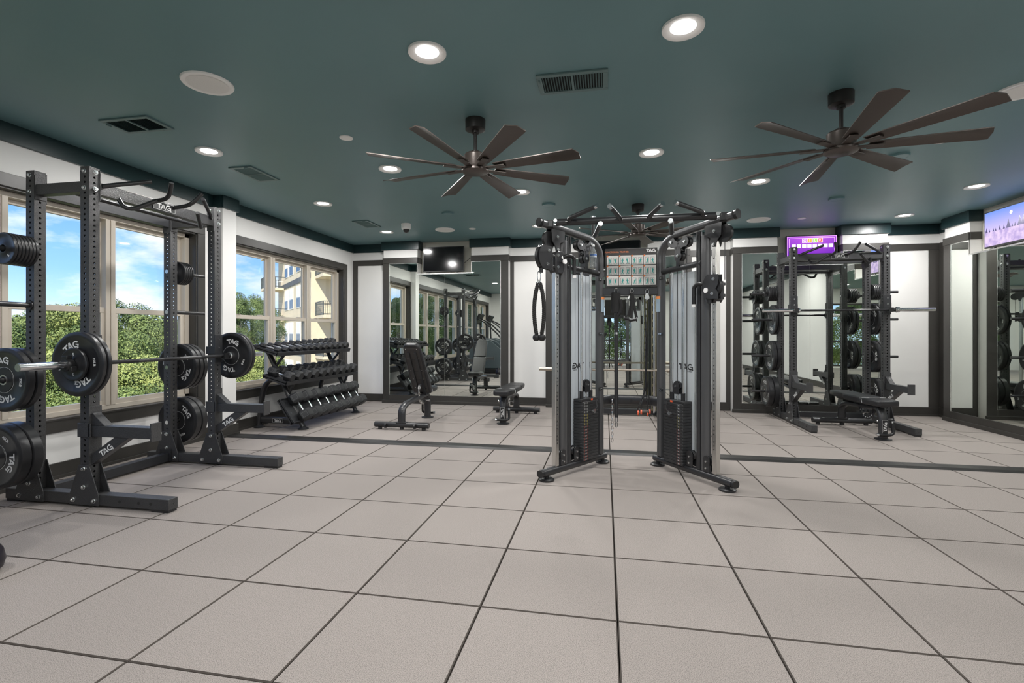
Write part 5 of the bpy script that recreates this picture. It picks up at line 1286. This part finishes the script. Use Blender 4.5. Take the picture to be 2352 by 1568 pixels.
t = thing('resistance_cords', 'resistance cords with two orange ended foam handles hanging from a silver pulley', 'resistance band', (.385, 4.69, .45), world=True)
m_ = MB(); carabiner(m_, (.385, 4.685, 1.655), .05, .004, .014); m_.build('ring', CHROME, t)
MB().lathe([(.0001, -.010), (.020, -.010), (.024, -.006), (.024, .006), (.020, .010), (.0001, .010)], 24, o=(.385, 4.685, 1.575), ax='y').prism([(.365, 1.57), (.405, 1.57), (.397, 1.615), (.373, 1.615)], lambda x, z, c: V(x, c, z), 4.674, 4.696).build('pulley', STEEL, t)
HND = [((.305, 4.68, .505), (.388, 4.66, .502)), ((.330, 4.64, .520), (.408, 4.66, .523))]
for pts in ([(.368, 4.685, 1.56), (.374, 4.69, 1.2), (.372, 4.69, .80), (.352, 4.69, .66), (.305, 4.68, .56), (.301, 4.68, .51)], [(.368, 4.68, 1.56), (.378, 4.68, 1.1), (.380, 4.68, .80), (.372, 4.68, .68), (.391, 4.66, .60), (.390, 4.66, .51)],
            [(.402, 4.68, 1.56), (.386, 4.67, 1.1), (.376, 4.67, .80), (.355, 4.66, .66), (.332, 4.64, .60), (.328, 4.64, .525)], [(.402, 4.685, 1.56), (.394, 4.69, 1.15), (.380, 4.69, .85), (.395, 4.68, .70), (.412, 4.66, .60), (.411, 4.66, .53)]):
    MB().tube(fillet(pts, .06), .0045, 8).build('cord', PLASTIC, t)
FOAM = mat('grey_foam_grip', (.09, .075, .065), .8)
for a, b in HND:
    g = MB().cyl(a, b, .0145, n=16).build('foam_grip', FOAM, t)
    for p in (a, b): MB().lathe([(.013, -.007), (.022, -.006), (.022, .006), (.013, .007)], 18, o=p, ax='x', wrap=True).build('orange_flange', ORANGE, g)
t = thing('steel_chain', 'short silver chain hanging from the lower crossbar of the trainer', 'chain', (.07, 4.785, .20), world=True)
for k in range(14):
    z = .595-k*.029; mb = MB(); a = V(1, 0, 0) if k % 2 else V(0, 1, 0)
    mb.tube([V(.070, 4.785, z)+a*(.009*math.sin(q))+V(0, 0, .019*math.cos(q)) for q in [2*PI*i/12 for i in range(12)]], .0032, 6, closed=True)
    mb.build('chain_link', CHROME, t)

# water bottle on the left tower's shelf tube
WATER = glass_mat('clear_plastic', (.93, .95, .96), 1.4, haze=.14)
bx_, by_ = -.105, 4.575
t = thing('water_bottle', 'clear plastic water bottle with blue label standing on the left tower tube', 'bottle', (bx_, by_, 1.852), world=True)
MB().lathe([(.0001, 1.853), (.026, 1.853), (.031, 1.860), (.031, 1.885), (.028, 1.90), (.031, 1.92), (.031, 1.985), (.026, 2.005), (.013, 2.025), (.0115, 2.045)], 24, o=(bx_, by_, 0)).build('body', WATER, t)
MB().lathe([(.0316, 1.945), (.0318, 1.978)], 24, o=(bx_, by_, 0), caps=False).build('label', mat('bottle_label', (.75, .80, .86), .4), t); MB().lathe([(.0319, 1.958), (.0319, 1.972)], 24, o=(bx_, by_, 0), caps=False).build('label_band', mat('label_blue', (.12, .25, .60), .4), t)
MB().cyl((bx_, by_, 2.045), (bx_, by_, 2.062), .0135, n=18).build('cap', LEDW, t)

# ================================================================ smith machine behind the trainer
OLIVE = mat('olive_zinc_rail', (.30, .27, .17), .35, .8)
sm = thing('smith_machine', 'black smith machine with slotted catch rails in front of the middle mirror', 'smith machine', (.19, 7.45, 0), world=True)
for s in (-1, 1):
    x = .19+s*.60
    MB().box(x-.04, x+.04, 6.95, 8.05, .02, .10).build('base_beam', BLACK, sm, bevel=.004)
    MB().box(x-.035, x+.035, 7.62, 7.70, .10, 2.12).build('rear_post', BLACK, sm, bevel=.004); MB().box(x-.035, x+.035, 7.10, 7.17, .10, 2.12).build('front_post', BLACK, sm, bevel=.004)
    MB().box(x-.035, x+.035, 7.06, 7.74, 2.12, 2.19).build('top_beam', BLACK, sm, bevel=.004)
    MB().cyl((x-s*.09, 7.30, .10), (x-s*.09, 7.30, 2.12), .015, n=14).build('guide_rod', CHROME, sm)
    xr = x-s*.075; rl = MB(); rl.box(xr-.036, xr-.020, 7.50, 7.512, .10, 2.10); rl.box(xr+.020, xr+.036, 7.50, 7.512, .10, 2.10); z = .10
    while z < 2.1: rl.box(xr-.020, xr+.020, 7.50, 7.512, z, z+.035); z += .12
    rl.build('catch_rail', OLIVE, sm)
MB().box(-.37, .75, 7.62, 7.70, .02, .10).build('rear_cross_beam', BLACK, sm, bevel=.004); MB().box(-.37, .75, 7.62, 7.70, 2.12, 2.19).build('top_cross_beam', BLACK, sm, bevel=.004)
bb = MB().cyl((-.965, 7.30, .715), (-.50, 7.30, .715), .025, n=20).cyl((.88, 7.30, .715), (1.345, 7.30, .715), .025, n=20).cyl((-.50, 7.30, .715), (.88, 7.30, .715), .016, n=18).build('smith_bar', mat('bronze_steel', (.50, .44, .37), .3, 1.0), sm)

# ================================================================ behind and beside the camera
SHR = mat('machine_shroud', (.10, .125, .135), .35); SILV = mat('machine_silver', (.45, .47, .48), .35, .6)
def climber(loc, rz, label):
    t = thing('stair_climber', label, 'cardio machine', loc, rz, 'cardio machines by the near left windows')
    MB().box(-.40, .40, -.60, .62, .02, .16).build('base', PLASTIC, t, bevel=.03, seg=3)
    prof = [(-.62, .16), (.55, .16), (.55, .40), (.38, .78), (.10, 1.02), (-.20, 1.10), (-.50, 1.08), (-.62, .95)]
    for s in (-1, 1): MB().prism(prof, lambda y, z, c: V(c, y, z), s*.30-.03 if s < 0 else .27, s*.30+.0 if s < 0 else .33).build('side_shroud', SHR, t, bevel=.02)
    for k in range(5): MB().box(-.26, .26, .50-k*.17, .50-k*.17+.20, .20+k*.16, .24+k*.16).build('step', PLASTIC, t, bevel=.006)
    for s in (-1, 1):
        MB().tube(fillet([(s*.30, .50, .30), (s*.31, .45, 1.10), (s*.31, -.10, 1.60), (s*.24, -.42, 1.75)], .25, 8), .024, 12).build('handrail', SATIN, t)
        MB().tube(fillet([(s*.30, -.40, 1.05), (s*.28, -.42, 1.70)], .1), .03, 12).build('mast', SATIN, t)
    co = MB().prism([(-.50, 1.58), (-.44, 1.55), (-.26, 1.86), (-.32, 1.90)], lambda y, z, c: V(c, y, z), -.27, .27).build('console', PLASTIC, t, bevel=.01)
    return t
climber((-3.60, 1.18, 0), R(-90), 'dark stair climber standing beside the left power rack, mostly outside the view')
climber((-3.60, -.25, 0), R(-90), 'dark stair climber near the front left windows behind the camera')
t = thing('rounded_base_cover', 'dark rounded equipment foot just peeking in at the left picture edge', 'equipment foot', (-3.10, 1.965, 0), world=True)
MB().lathe([(.06, .0), (.088, .02), (.098, .06), (.088, .11), (.062, .155), (.05, .165)], 28, o=(-3.172, 1.965, 0)).build('cover', mat('purple_black', (.014, .011, .018), .35), t)
MB().cyl((-3.177, 1.965, .165), (-3.177, 1.965, .215), .045, .03, n=20).build('collar', PLASTIC, t)
# photographer's tripod, visible only in the mirrors
t = thing('camera_tripod', 'black camera tripod reflected in the middle mirror', 'tripod', (0, -.13, 0), world=True)
for k in range(3):
    a = R(90)+k*2*PI/3; MB().cyl((0, -.13, .80), (.36*math.cos(a+PI), -.13+.36*math.sin(a+PI), 0), .014, .009, n=10).build('leg', PLASTIC, t)
MB().cyl((0, -.13, .72), (0, -.13, 1.15), .014, n=12).build('centre_column', PLASTIC, t); MB().box(-.03, .03, -.16, -.10, 1.14, 1.19).build('head', PLASTIC, t, bevel=.006)
MB().box(-.07, .07, -.17, -.09, 1.19, 1.29).cyl((0, -.09, 1.2375), (0, -.02, 1.2375), .036, n=20).build('camera_body', PLASTIC, t, bevel=.004)
